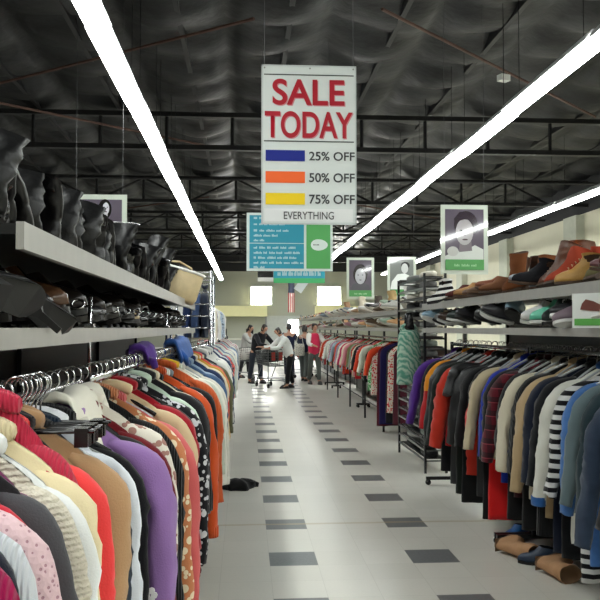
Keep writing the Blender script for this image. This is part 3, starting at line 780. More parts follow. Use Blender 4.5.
suede = lambda c: mat('suede', c, .85, 0, .18, 12, .2, 300, 0, .2)
BL = mat('black_boot_leather', (9,9,10), .4, 0, .2, 20, .3, 45, 0, .3); BLS = mat('rubber_sole', (14,14,14), .5)
proto = {
 'tallblack': shoe('boot', BL, BLS, .27, .31, .03, .041, lean=.35),
 'midblack': shoe('boot', mat('soft_black_leather', (12,11,12), .34, 0, .2, 20, .3, 45, 0, .35), BLS, .26, .25, .045, .040, lean=-.45),
 'ankleblack': shoe('ankle_boot', leath((14,14,16), .2), BLS, .25, .16, .05, .04),
 'pumpblack': shoe('pump', leath((12,12,13), .18), leath((30,26,24), .4), .25, 0, .06, .038, pointy=.9, stil=True, cat='shoe'),
 'loafer': shoe('loafer', leath((34,28,26), .3), BLS, .26, 0, .015, .042, cat='shoe'),
}
pused = set()
def place(key, loc, rot, label, cat=None, group=None):
    o = proto[key]
    if key in pused: o = dup(o, loc, rot)
    else: pused.add(key); o.location = loc; o.rotation_euler = rot
    return tag(o, label, cat, group)
# upper left shelf: black boots, standing side by side with leaning shafts, toes to the aisle or lying back
y = 1.92; i = 0
kinds = ['tallblack', 'tallblack', 'midblack', 'tallblack', 'midblack', 'ankleblack']
nmz = {'tallblack': 'tall black leather boot in the crowded row on the upper left shelf', 'midblack': 'mid-height black boot in the crowded row on the upper left shelf', 'ankleblack': 'black ankle boot in the crowded row on the upper left shelf'}
while y < 7.6:
    k = kinds[(i*5+i//3) % 6]
    rz = rad(-90) + R.uniform(-.35, .35)
    hs = .7 + .4*sm((y-1.9)/2.2) - .2*sm((y-5)/2)
    if y > 2.9 and y < 5.0: hs *= .74
    rz = rad(90) + R.uniform(-.5, .5)
    o = place(k, (-.585 + R.uniform(-.03, .02), y, 1.733), (R.uniform(-.05, .2), R.uniform(-.35, .3), rz), nmz[k], 'boot', 'black boots along the upper left shelf')
    o.scale = (1, 1, hs*R.uniform(.85, 1.12))
    o = place(kinds[(i*3+1) % 6], (-.99 + R.uniform(-.03, .03), y+.05, 1.733), (R.uniform(-.1, .1), R.uniform(-.3, .3), rad(-90)+R.uniform(-.3, .3)), 'black boot standing in the back row of the upper left shelf', 'boot', 'black boots in the back row of the upper left shelf')
    o.scale = (1, 1, hs)
    y += .125; i += 1
# lower left shelf: shoes
LOW = [('black flat slingback shoe', (20,20,22), 'loafer', .3), ('dark brown pump', (50,34,28), 'pump', 0), ('charcoal pump with grey insole', (58,56,52), 'pump', .5), ('black patent pump', (12,12,14), 'pump', 0), ('grey blue loafer', (92,104,116), 'loafer', .5),
       ('black round-toe shoe', (22,22,24), 'loafer', 0), ('black shoe with silver buckle', (16,16,18), 'loafer', 0), ('brown leather loafer', (84,58,40), 'loafer', 0), ('cream flat shoe', (196,184,150), 'loafer', 0), ('black suede pump', (26,25,27), 'pump', 0), ('pewter grey pump', (120,120,120), 'pump', 0), ('beige sling shoe', (176,156,120), 'pump', 0)]
for i, (nm, c, kd, op) in enumerate(LOW):
    o = shoe(kd, leath(c, .25), leath((26,22,20), .4), .25, 0, .055 if kd == 'pump' else .012, .04, stil=(kd == 'pump' and i % 2 == 1), opening=leath((120,112,100), .5) if op else None, cat='shoe', pointy=.8 if kd == 'pump' else .4)
    y = 1.5 + i*.14 if i < 8 else 2.62 + (i-8)*.5
    o.location = (-.80 + (.03 if i % 2 else -.0), y, 1.5); o.rotation_euler = (R.uniform(.05, .3), R.uniform(-.2, .2), rad(-90) + R.uniform(-.5, .5)); o.scale = (1.15, 1.0, 1.45)
    tag(o, f'{nm} on the lower left shelf beside {LOW[i-1][0] if i else "the shelf end"}', 'shoe', 'shoes on the lower left shelf')
    if nm == 'black shoe with silver buckle':
        MB().tube([(.03*math.cos(2*pi*k/12), .15+.0, .075+.02*math.sin(2*pi*k/12)) for k in range(13)], .004, 6).build('buckle', chrome, o, True)
y = 2.75; i = 0
while y < 7.5:
    k = ('pumpblack', 'loafer', 'ankleblack', 'loafer')[i % 4]
    if abs((y-2.62) % .5) > .07 and abs((y-2.62) % .5) < .43 or y > 4.4:
        k2 = k if k != 'ankleblack' else 'pumpblack'
        o = place(k2, (-.8, y, 1.5), (R.uniform(.05, .35), R.uniform(-.25, .25), rad(-90)+R.uniform(-.5, .5)), {'pumpblack': 'black high-heeled pump in the dark row on the lower left shelf', 'loafer': 'dark brown loafer in the dark row on the lower left shelf'}[k2], 'shoe', 'dark shoes on the lower left shelf'); o.scale = (1.15, 1, 1.5)
        if i % 3 == 0: tag(MB().tube([(-.565+.022*math.cos(2*pi*k/10), y+.022*math.sin(2*pi*k/10)*.6, 1.58+.016*math.sin(2*pi*k/10)) for k in range(11)], .005, 6).build('shoe_buckle_charm', chrome, None, True), 'small silver ring buckle shining among the dark shoes on the lower left shelf', 'buckle', 'silver buckles among the dark shoes')
    y += .12; i += 1
# big boots at the near end, one heel poking over the lower edge
o = shoe('boot', BL, BLS, .27, .28, .07, .042, lean=.1, label='large black boot lying with its heel poking over the lower left shelf edge', cat='boot')
o.location = (-.50, 1.62, 1.56); o.rotation_euler = (0, rad(-66), rad(-8))
hp = shoe('pump', leath((12,12,13), .18), BLS, .25, 0, .1, .042, pointy=.9, stil=True, cat='shoe', label='black high-heeled shoe on its side, heel poking over the lower left shelf edge')
hp.location = (-.452, 1.98, 1.492); hp.rotation_euler = (0, rad(-48), rad(6))
o = shoe('ankle_boot', leath((120,116,106), .5), leath((60,46,34), .5), .26, .14, .01, .045, label='grey shoe with tan edge at the near end of the lower left shelf', cat='shoe', opening=leath((90,30,24), .6))
o.location = (-.60, 1.28, 1.5); o.rotation_euler = (0, 0, rad(200))
# cream bag at the far end of the boots
bg = empty('handbag', (-.60, 6.5, 1.733), (0, rad(14), rad(25)), 'cream handbag with white rim toward the far end of the upper left shelf', 'bag')
rs = [[(.17*s*math.copysign(abs(math.cos(2*pi*k/20))**.6, math.cos(2*pi*k/20)), .07*s2*math.sin(2*pi*k/20), z) for k in range(20)] for z, s, s2 in ((0, .9, 1), (.03, 1, 1.1), (.12, 1.05, 1.1), (.2, 1.1, .8))]
MB().rings(rs, True, False).build('body', leath((206,186,144), .5), bg, True)
MB().tube([(p[0]*1.01, p[1]*1.02, .2) for p in rs[-1]] + [(rs[-1][0][0], 0, .2)], .01, 6).build('rim', pm((236,236,232)), bg, True)
bg.scale = (1.25,)*3
MB().tube([(-.1, 0, .2), (-.09, 0, .23), (0, 0, .25), (.09, 0, .23), (.1, 0, .2)], .007, 6).build('handle', leath((206,186,144), .5), bg, True)

# right shelves
RU = [('maroon sneaker', (82,34,36), 'loafer', .1), ('plum brown sneaker', (96,58,60), 'loafer', .1), ('olive suede boot', (102,96,66), 'boot', .22), ('mustard tan boot', (168,128,64), 'ankle_boot', .15), ('rust red boot', (156,62,40), 'boot', .2),
      ('brown boot with orange lining', (92,54,34), 'boot', .27), ('black ankle boot', (26,26,30), 'ankle_boot', .16), ('grey blue trainer', (150,158,168), 'loafer', .1), ('tawny brown boot', (112,66,36), 'boot', .24), ('dark brown boot', (70,44,30), 'boot', .24),
      ('brown moccasin', (110,72,48), 'loafer', .1), ('chestnut loafer', (124,70,44), 'loafer', .1), ('dusty brown clog', (122,98,80), 'loafer', .1), ('cocoa suede shoe', (98,72,56), 'loafer', .1), ('tan loafer', (160,122,80), 'loafer', .1), ('brown lace-up shoe', (104,66,44), 'loafer', .1), ('dark oxblood loafer', (80,40,36), 'loafer', .1)]
ys = [3.62, 3.78, 4.05, 4.22, 4.42, 4.68, 4.86, 5.02, 5.24, 5.42, 5.62, 5.78, 5.94, 6.1, 6.26, 6.42, 6.56]
for i, ((nm, c, kd, h), y) in enumerate(zip(RU, ys)):
    o = shoe(kd, suede(c) if i % 2 == 0 else leath(c, .45), leath((70,50,34), .6), .27, h, .02, .048 if kd == 'boot' else .045, lean=R.uniform(-.2, .2), laces=pm((190,170,130)) if kd in ('boot', 'ankle_boot') and i % 2 else None, opening=leath((226,140,40), .7) if 'orange' in nm else leath((70,48,34), .7), cat='boot' if 'boot' in kd else 'shoe')
    tilt = R.uniform(0, .22)
    o.location = (1.93 + (.03 if i % 2 else 0), y, 1.735 + abs(tilt)*.05); o.rotation_euler = (tilt, R.uniform(-.12, .12), rad(90) + R.uniform(-.6, .6))
    if kd == 'boot': o.location.y -= .08; o.location.x = 1.86; o.location.z = 1.745; o.rotation_euler = (0, R.choice((-.3, .32, -.2)), rad(12)+R.uniform(-.3, .5))
    tag(o, f'{nm} on the upper right shelf beside the {RU[i-1][0] if i else "shelf end"}', 'boot' if 'boot' in kd else 'shoe', 'boots and shoes on the upper right shelf')
    # a second of the pair behind
    o2 = dup(o, (2.12, y+.05, 1.735+abs(tilt)*.05), (-0.0, -tilt*.3, rad(90)+R.uniform(-.5, .5)), f'{nm} behind its twin, upper right shelf', 'boots and shoes on the upper right shelf')
z1 = shoe('ankle_boot', fabric((226,226,222), 'stripe', (20,20,24)), BLS, .24, .17, .03, .042, cat='boot', label='zebra-striped black and white boot at the far end of the upper right shelf'); z1.location = (1.80, 6.75, 1.735); z1.rotation_euler = (rad(-8), 0, rad(75))
RL = [('orange-toed black trainer', (34,34,40)), ('white sneaker', (214,214,214)), ('navy sneaker', (30,40,64)), ('grey running shoe', (128,132,134)), ('dark green shoe', (30,44,40)), ('black ballet flat', (24,24,26)), ('dark brown shoe', (58,40,30)), ('mauve grey trainer', (120,104,114)), ('pale blue shoe', (140,170,190)), ('mint green flat', (96,190,160)), ('black loafer', (22,22,24)), ('beige canvas shoe', (176,164,140)), ('dusty black trainer', (40,40,44))]
for i in range(26):
    nm, c = RL[(i*5) % 13]; y = 3.5 + i*.155
    o = shoe('loafer', leath(c, .4), pm((200,200,196)) if i % 3 else BLS, .26, 0, .008, .045, laces=pm((226,226,226)) if i % 2 else None, cat='shoe', opening=leath((220,110,30), .6) if 'orange' in nm else None)
    o.location = (1.90 + R.uniform(-.03, .03), y, 1.5); o.rotation_euler = (R.uniform(0, .5), R.uniform(-.6, .6), rad(90)+R.uniform(-1.3, 1.3)); o.scale = (1, .95, 1.3); o.location.z += .015
    nb = RL[((i-1)*5) % 13][0] if i else 'shelf end'
    tag(o, f'{nm} on the lower right shelf {"nearer" if i < 13 else "farther"} half, beside the {nb}', 'shoe', 'shoes on the lower right shelf')
# small white picture sign clipped to the right shelf edge
pc = empty('shelf_sign', (1.672, 3.80, 1.5), (0, 0, rad(-52)), 'small white card with brown shoe picture and green band on the right shelf edge', 'sign')
MB().box(-.085, .085, 0, .006, 0, .17).build('card', pm((226,230,226)), pc)
flat(pc, 'green_band', pm((96,170,84)), -.072, .072, .012, .045, -.002); MB().prism([(-.04, .09), (.06, .08), (.07, .11), (.03, .13), (-.01, .14), (-.03, .12)], -.006, -.003).build('shoe_picture', pm((120,74,66)), pc)

# ------------------------------------------------------------------ right rack of coats
def rxr(y): return 1.99
RIGHT = [   # Y, outer reach, kind, desc, short, colour, pattern, c2, L, extra   (near to far)
 (3.28, .40, 'coat', 'white lining coat', 'white coat', (196,196,196), 'plain', None, 1.0, {'t': .04}),
 (3.42, 0.45, 'coat', 'black wool coat', 'black coat', (16,16,18), 'plain', None, 1.10, {'t': .05}),
 (3.58, 0.48, 'jacket', 'dark denim blue jacket', 'denim jacket', (42,54,72), 'denim', None, 1.10, {'t': .05, 'SL': .72}),
 (3.74, 0.42, 'coat', 'charcoal teal coat', 'teal coat', (36,52,58), 'plain', None, 1.10, {'t': .04}),
 (3.88, .42, 'sweater', 'grey teal knit sweater', 'grey sweater', (96,112,116), 'plain', None, .85, {'t': .035}),
 (4.0, .40, 'jacket', 'mid blue denim jacket', 'blue jacket', (64,104,160), 'denim', None, .9, {'t': .04, 'SL': .66}),
 (4.12, 0.42, 'sweater', 'black and white striped sweater', 'striped sweater', (18,18,22), 'stripe', (206,206,204), 1.02, {'t': .035}),
 (4.24, .44, 'coat', 'white padded coat with blue hem', 'white coat', (206,206,196), 'plain', None, .85, {'t': .045, 'SL': .66, 'm2': fabric((40,84,140))}),
 (4.38, 0.42, 'jacket', 'black nylon jacket', 'black jacket', (18,19,22), 'plain', None, 0.97, {'t': .045}),
 (4.5, 0.41, 'jacket', 'dark navy jacket', 'navy jacket', (22,28,44), 'plain', None, 0.97, {'t': .045}),
 (4.62, .44, 'coat', 'tan wool coat with long sleeve', 'tan coat', (176,152,116), 'plain', None, .8, {'t': .045, 'SL': .68}),
 (4.75, 0.40, 'jacket', 'black fleece jacket', 'black fleece', (20,20,22), 'knit', None, 0.94, {'t': .045}),
 (4.88, .45, 'coat', 'cream white coat', 'cream coat', (208,200,178), 'plain', None, .75, {'t': .045, 'SL': .6}),
 (5.02, 0.40, 'jacket', 'black hooded jacket', 'hooded jacket', (22,22,24), 'plain', None, 0.97, {'t': .05, 'hood': True}),
 (5.16, .44, 'jacket', 'maroon and black plaid jacket', 'plaid jacket', (92,22,34), 'plaid', (24,22,26), .8, {'t': .055, 'rz': 1}),
 (5.3, 0.42, 'jacket', 'black bomber jacket', 'bomber jacket', (20,20,22), 'plain', None, 0.97, {'t': .05}),
 (5.44, .38, 'jacket', 'royal blue jacket', 'blue jacket', (26,48,150), 'plain', None, .75, {'t': .045}),
 (5.58, .44, 'coat', 'beige trench coat', 'beige trench', (188,174,144), 'plain', None, .62, {'t': .045, 'SL': .58}),
 (5.72, 0.40, 'jacket', 'black coat with bright red lining', 'red-lined coat', (26,22,24), 'block', (206,30,30), 1.07, {'t': .045}),
 (5.86, 0.44, 'coat', 'black parka', 'black parka', (18,18,20), 'plain', None, 1.10, {'t': .05}),
 (6.0, 0.46, 'jacket', 'black leather-look jacket with white tag', 'black leather jacket', (16,17,20), 'shiny', None, 0.97, {'t': .05}),
 (6.1, .47, 'jacket', 'broad black leather jacket', 'broad black jacket', (17,18,21), 'shiny', None, .3, {'t': .05, 'SL': .24}),
 (6.26, .53, 'puffer_jacket', 'red-orange puffer jacket', 'red puffer', (188,52,36), 'plain', None, .85, {'t': .06, 'puff': .09, 'SL': .66}),
 (6.44, 0.44, 'coat', 'black hooded parka', 'hooded parka', (22,23,24), 'plain', None, 1.10, {'t': .05, 'hood': True}),
 (6.6, 0.49, 'jacket', 'black green jacket with lanyard', 'green-black jacket', (26,32,28), 'plain', None, 1.07, {'t': .05, 'SL': .7}),
 (6.78, 0.46, 'jacket', 'dark grey windbreaker', 'windbreaker', (34,36,40), 'shiny', None, 1.02, {'t': .045}),
 (6.95, .46, 'jacket', 'orange and red ski jacket', 'orange ski jacket', (220,140,30), 'block', (176,30,34), .72, {'t': .05}),
 (7.12, 0.44, 'jacket', 'black ski jacket', 'black ski jacket', (24,24,28), 'plain', None, 0.97, {'t': .045}),
 (7.3, .50, 'jacket', 'purple winter jacket', 'purple jacket', (78,40,128), 'plain', None, .7, {'t': .055, 'SL': .6}),
]
items = []
for i, (y, reach, kind, desc, short, c, pat, c2, L, ex) in enumerate(RIGHT):
    e = dict(ex); e.pop('rz', None); e.setdefault('SL', .6); rot = R.uniform(-.04, .04)
    e.setdefault('ws', .215)
    o = garment(kind, fabric(c, pat, c2, (150,60,70) if pat == 'plaid' else None), (rxr(y), y, RZ), rot, reach=reach, L=L, seed=100+i, ry=e['t']*1.35, **e)
    items.append((o, desc, short, kind.replace('_', ' ')))
    hk = ('white', 'white', 'wire')[i % 3]
    l = f'{ {"white": "pale plastic hanger", "wire": "steel wire hanger", "black": "black plastic hanger"}[hk]} holding the {desc} on the right rack'
    put_hanger(hk, rxr(y), y, RZ, l, rot, 'hangers on the right rack')
finish(items, 'coats on the right rack', 'right rack')
for i in range(30):
    y = 3.35 + i*.13
    put_hanger('white', rxr(y)-.05, y+.045, RZ, 'bare pale hanger between the coats on the right rail', R.uniform(-.5, .5), 'bare hangers on the right rail')
rack('clothes_rack', 1.99, 3.1, 1.99, 5.45, RZ-.025, 'near right clothes rack holding the striped sweater and denim jackets', group='right clothes racks')
rack('clothes_rack', 1.99, 5.5, 1.99, 7.6, RZ-.025, 'farther right clothes rack holding the red puffer and purple jacket', group='right clothes racks')
# ------------------------------------------------------------------ tall tray tower with the green dress
tw = empty('wire_display_rack', (0,0,0), (0,0,0), 'tall black wire rack with many narrow trays beside the green patterned dress', 'rack')
for x in (1.86, 2.08):
    for y in (8.2, 9.6): MB().box(x-.012, x+.012, y-.012, y+.012, 0, 2.07).build('post', blackm, tw)
for k in range(19):
    z = .12 + k*.105
    MB().box(1.86, 2.08, 8.2, 8.215, z, z+.012).box(1.86, 2.08, 9.585, 9.6, z, z+.012).box(1.853, 1.867, 8.2, 9.6, z, z+.018).box(2.073, 2.087, 8.2, 9.6, z, z+.018).build('tray_rail', steel if k % 2 else blackm, tw)
q = random.Random(5)
for k in range(19):
    z = .14 + k*.105
    MB().box(1.88, 2.065, 8.25, 9.5, z, z+.012).build('tray', blackm, tw)
for k in range(38):
    z = .152 + (k % 19)*.105; y = 8.5 + .7*(k//19)
    c = q.choice([(196,196,190), (120,120,118), (60,60,62), (210,204,190), (34,34,36), (150,160,150)])
    o = MB().rings([[(1.97+.08*math.cos(a)*s, y+.26*math.sin(a)*s, z+h) for a in [2*pi*t/14 for t in range(14)]] for h, s in ((0, .95), (.02, 1), (.045, .98), (.06, .8))]).build('folded_garment', fabric(c), None, True)
    tag(o, 'folded garment lying in a tray of the tall black wire rack', 'folded garment', 'folded garments in the wire rack trays')
gd = empty('dress', (1.74, 8.42, 1.56), (0,0,rad(28)), 'sleeveless sea-green patterned dress hanging at the front of the tall wire rack', 'dress')
body_mesh(.135, .56, .05, seed=55, flare=.02, tip=-.075, zn=-.05).build('body', fabric((92,156,134), 'blotch', (186,208,190)), gd, True)
MB().rings([[(.06*math.cos(a)*s, .045*math.sin(a)*s, z) for a in [2*pi*t/16 for t in range(16)]] for z, s in ((-.08, 1.15), (-.03, 1.0), (.03, .85), (.08, .8), (.1, .5))]).build('neck_form', blackp, gd, True)
for s in (-1, 1): MB().tube([(s*.12, 0, -.08), (s*.07, .0, -.03), (s*.03, 0, -.02)], .016, 8).build('strap', fabric((92,156,134), 'blotch', (186,208,190)), gd, True)
MB().tube([(0, .0, .09), (0, .03, .13), (.05, .1, .13)], .004, 6).build('hook', steel, gd, True)

# ------------------------------------------------------------------ right middle rack with bright tops
PAST = [('pink blouse', (214,140,150)), ('white top', (222,222,214)), ('grey green shirt', (140,156,144)), ('coral shirt', (220,104,84)), ('grey print top', (176,172,170)), ('ivory top', (226,222,208)), ('pale blue top', (170,190,204)), ('black top', (30,30,32)), ('red print top', (196,50,56)), ('mint top', (150,196,166)), ('cream top', (224,212,186)), ('magenta top', (190,40,90)), ('lilac grey top', (164,150,170)), ('olive top', (120,124,80)), ('peach top', (230,180,150)), ('orange red top', (210,66,36))]
MID = [(10.4, .36, 'dress', 'dark maroon dress', 'maroon dress', (66,22,34), 'plain', None, .95), (10.55, .44, 'dress', 'white and pink printed dress', 'printed dress', (214,206,190), 'floral', (200,60,60), .82), (10.75, .36, 'dress', 'orange patterned dress', 'orange dress', (196,84,44), 'floral', (230,190,120), .7),
       (10.95, .36, 'dress', 'black dress', 'black dress', (24,24,28), 'plain', None, 1.0), (11.25, .47, 'dress', 'long navy blue dress', 'navy dress', (32,26,74), 'plain', None, 1.05), (11.5, .45, 'dress', 'burgundy maxi dress', 'burgundy dress', (84,24,36), 'plain', None, 1.1),
       (11.75, .46, 'blouse', 'orange red blouse', 'orange blouse', (216,70,36), 'plain', None, .45), (12.0, .48, 'dress', 'cream and red printed dress', 'cream dress', (222,210,196), 'floral', (200,54,60), .7), (12.3, .46, 'dress', 'green and white print dress', 'green dress', (90,160,100), 'floral', (222,226,214), .66)]
y = 12.6; q = random.Random(21); prev = None
while y < 19.6:
    nm, c = q.choice(PAST)
    if nm == prev: continue
    prev = nm
    MID.append((y, q.uniform(.4, .5), nm.split()[-1], q.choice(('plain ', 'printed ', 'light ', 'short ', 'thin ')) + nm, nm, c, q.choice(('plain', 'floral', 'plain')), q.choice([(40,40,44), (220,220,210), (200,70,90)]), q.uniform(.5, .66)))
    y += q.uniform(.16, .26)
items = []
for i, (y, reach, kind, desc, short, c, pat, c2, L) in enumerate(MID):
    o = garment(kind, fabric(c, pat, c2), (2.2 + .006*(y-10), y, RZ), R.uniform(-.1, .1), reach=reach, L=L, t=.05, SL=.42, detail=False, seed=200+i, sleeve=(kind != 'dress'), ws=.21 if kind != 'dress' else min(.3, reach*.6+.04), ry=.06)
    items.append((o, desc, short, kind))
finish(items, 'bright tops on the middle right rack', 'rack beyond the wire rack')
rack('clothes_rack', 2.2, 10.2, 2.23, 15, RZ-.02, 'clothes rack beyond the tall wire rack, holding the navy dress', m=chrome, group='racks beyond the wire rack', fw=.12)
rack('clothes_rack', 2.23, 15.1, 2.26, 19.8, RZ-.02, 'farthest clothes rack beyond the tall wire rack, with pastel tops', group='racks beyond the wire rack', fw=.12)
for y in (12.1, 13.6, 16.8): # black front legs of the rack seen under the clothes
    pass
sm2 = shelving('shoe_shelf', 1.95, 2.8, 10.0, 20.0, 'long pale shoe shelf above the rack of bright tops beyond the wire rack', side=-1, bh=1.2)
leg_r = empty('side_rail_frame', (0,0,0), (0,0,0), 'low black frame with legs along the aisle under the bright tops', 'rack')
MB().tube([(2.0, 11.4, .74), (2.02, 19.6, .74)], .012, 8).build('rail', blackm, leg_r, True)
for y in (11.5, 13.3, 15.2, 17.2, 19.4): MB().box(1.985, 2.015, y-.015, y+.015, 0, .75).build('leg', blackm, leg_r)
SHC = [(196,190,178), (150,120,90), (60,56,54), (214,210,204), (170,60,50), (120,130,140), (90,70,50), (220,170,120), (176,176,170), (40,40,44), (200,150,160), (150,170,150)]
sp = [shoe('loafer', leath(c, .4), pm((190,184,170)), .26, 0, .01, .045, cat='shoe') for c in SHC]
names = ['pale grey', 'tan', 'dark grey', 'off-white', 'red', 'blue grey', 'brown', 'apricot', 'silver grey', 'black', 'pink', 'sage green']
first_ = set()
for lv, z in ((0, 1.5), (1, 1.735)):
    y = 10.15; i = 0
    while y < 19.7:
        k = q.randrange(12)
        o = sp[k]
        loc, rt = (2.05+R.uniform(-.02, .04), y, z), (R.uniform(0, .6), R.uniform(-.5, .5), rad(90)+R.uniform(-1.2, 1.2))
        if k in first_: o = dup(o, loc, rt)
        else: first_.add(k); o.location = loc; o.rotation_euler = rt
        tag(o, f'{names[k]} shoe on the {("lower", "upper")[lv]} level of the pale shelf beyond the wire rack', 'shoe', f'{names[k]} shoes on the {("lower", "upper")[lv]} far right shelf')
        y += q.uniform(.2, .3); i += 1
# boots and bags on top there
for i, (y, c, nm) in enumerate(((10.8, (236,236,230), 'white'), (12.1, (180,150,100), 'tan'), (13.4, (70,60,54), 'dark brown'), (15.2, (210,200,180), 'cream'), (17.5, (160,120,90), 'light brown'))):
    o = shoe('boot', leath(c, .4), leath((60,50,40), .5), .27, .34 - .03*(i % 3), .03, .045, cat='boot', label=f'{nm} tall boot standing on top of the far right shelf'); o.location = (2.3, y, 1.735); o.rotation_euler = (0, .0, rad(90)+.3*(i % 3))

# ------------------------------------------------------------------ far left racks
def far_rack(x, y0, y1, z, step, reach, group, where, seed, pal, Lr):
    q = random.Random(seed); y = y0; out_ = []; prev = None; i = 0
    while y < y1:
        nm, c = q.choice(pal)
        if nm == prev: continue
        prev = nm; kind = nm.split()[-1]
        o = garment(kind, fabric(c, q.choice(('plain', 'plain', 'floral')), q.choice([(220,220,214), (60,60,70), (190,90,90)])), (x, y, z), q.uniform(-.1, .1), reach=reach*q.uniform(.85, 1.08), L=q.uniform(*Lr), t=.045, SL=.45, detail=False, seed=seed*50+i, ry=.055)
        out_.append((o, q.choice(('plain ', 'light ', 'soft ', 'pale ' if sum(c) > 450 else 'dark ')) + nm, nm, kind))
        y += step*q.uniform(.8, 1.25); i += 1
    finish(out_, group, where)
PL = [('white blouse', (222,222,216)), ('ivory blouse', (224,220,204)), ('white top', (226,226,222)), ('mint grey top', (190,200,192)), ('cream blouse', (216,206,184)), ('pale blue shirt', (168,186,204)), ('grey shirt', (150,152,150)), ('coral top', (226,94,84)), ('pink top', (220,160,168)), ('navy shirt', (36,46,78)), ('white shirt', (226,226,222)), ('denim shirt', (80,110,150))]
far_rack(-.36, 7.95, 14.6, RZ, .19, .25, 'garments on the far left rack', 'far left rack', 31, PL, (.5, .66))
rack('clothes_rack', -.36, 7.85, -.36, 11.2, RZ-.02, 'fourth left clothes rack, beside the chrome tower', group='far left racks', fw=.15)
rack('clothes_rack', -.36, 11.3, -.36, 14.8, RZ-.02, 'fifth left clothes rack, the last before the shoppers', group='far left racks', fw=.15)
hi = rack('high_clothes_rack', -.62, 9.2, -.62, 14.6, 1.95, 'tall upper rack of pale tops behind the far left rack', legs=False)
for y in (9.2, 11.9, 14.6): MB().box(-.632, -.608, y-.012, y+.012, 0, 1.99).build('post', steel, hi)
far_rack(-.62, 9.35, 14.5, 1.94, .24, .27, 'tops on the high rack', 'high rack behind the far left rack', 32, PL[:6] + [('lilac top', (180,160,190))], (.34, .4))
ct = empty('chrome_tower_rack', (0,0,0), (0,0,0), 'chrome four-post tower rack with crossbars at the end of the boot shelf', 'rack')
for x in (-.74, -.34):
    for y in (8.1, 8.75): MB().tube([(x, y, 0), (x, y, 2.08)], .013, 8).build('post', chrome, ct, True)
for z in (1.5, 1.62, 1.74, 1.86, 1.98, 2.06):
    MB().tube([(-.74, 8.1, z), (-.34, 8.1, z)], .007, 6).tube([(-.34, 8.1, z), (-.34, 8.75, z)], .007, 6).tube([(-.74, 8.75, z), (-.34, 8.75, z)], .007, 6).build('crossbar', chrome, ct, True)
for i, (x, c, nm) in enumerate(((-.6, (44,60,100), 'navy blue'), (-.5, (70,90,130), 'dusty blue'), (-.42, (38,44,60), 'dark blue'))):
    o = garment('jacket', fabric(c, 'denim'), (x, 8.42, 2.0), rad(90), reach=.24, L=.42, t=.035, SL=.36, seed=400+i, ws=.17); tag(o, f'{nm} jacket hanging inside the chrome tower rack', 'jacket', 'jackets in the chrome tower')

# back of the store: low counters and racks so the far wall is not bare
def far_fixture(x, y0, y1, label, seed, pal, z=1.5):
    r = empty('display_table', (0,0,0), (0,0,0), label, 'display table')
    MB().box(x-.45, x+.45, y0, y1, .95, 1.0).build('top', shelfm, r)
    for a in (x-.4, x+.4):
        for b_ in (y0+.05, y1-.05): MB().box(a-.025, a+.025, b_-.025, b_+.025, 0, .95).build('leg', steel, r)
    MB().box(x-.42, x+.42, y0+.05, y1-.05, .3, .34).build('shelf', shelfm, r)
PL2 = PAST[:5] + [('red jacket', (180,40,44)), ('black jacket', (34,34,38)), ('white jacket', (226,226,224))]
far_rack(2.35, 21.2, 30, RZ, .42, .32, 'garments on the back right rack', 'back rack behind the shoppers', 33, PL2, (.55, .75))
rack('clothes_rack', 2.35, 21, 2.35, 30.2, RZ-.02, 'back clothes rack behind the shopper in the red vest')
sbk = shelving('shoe_shelf', 2.1, 2.9, 21, 31, 'distant pale shelf near the back wall, above the back clothes rack', side=-1, bh=1.2, levels=((1.455, 1.5), (1.75, 1.8)))
for i in range(40):
    k = i % 12; o = dup(sp[k], (2.2, 21.3 + .48*(i//2), (1.5, 1.8)[i % 2]), (0, 0, rad(90)+R.uniform(-.6, .6)))
    tag(o, f'{names[k]} shoe on the distant pale shelf near the back wall', 'shoe', f'{names[k]} shoes on the distant shelf')
far_rack(-1.0, 22.5, 30, 1.45, .45, .32, 'garments on the back left rack', 'back left rack past the carts', 34, PL2, (.6, .8))
rack('clothes_rack', -1.0, 22.3, -1.0, 30.2, 1.43, 'back left clothes rack beyond the shopping carts')
far_fixture(-2.2, 17, 21, 'low display table at the back left behind the far rack', 1, PL)
cn = empty('checkout_counter', (.1, 33, 0), (0,0,0), 'pale checkout counter in front of the back wall', 'counter')
MB().box(-1.6, .9, 0, .7, 0, 1.0).build('body', pm((170,172,166)), cn); MB().box(-1.65, .95, -.04, .74, 1.0, 1.05).build('worktop', pm((206,204,190)), cn)
for i, (x, y, c) in enumerate(((-.9, 33.3, (40,40,44)), (.2, 33.3, (60,60,66)))):
    o = empty('cash_register', (x, y, 1.05), (0,0,0), f'dark cash register on the checkout counter, {("toward the racks", "toward the door")[i]}', 'register'); MB().prism([(-.2,0),(.2,0),(.2,.12),(-.2,.12)], -.18, .18).build('body', pm(c), o); MB().box(-.15, .15, .02, .05, .12, .42).build('screen', blackp, o)

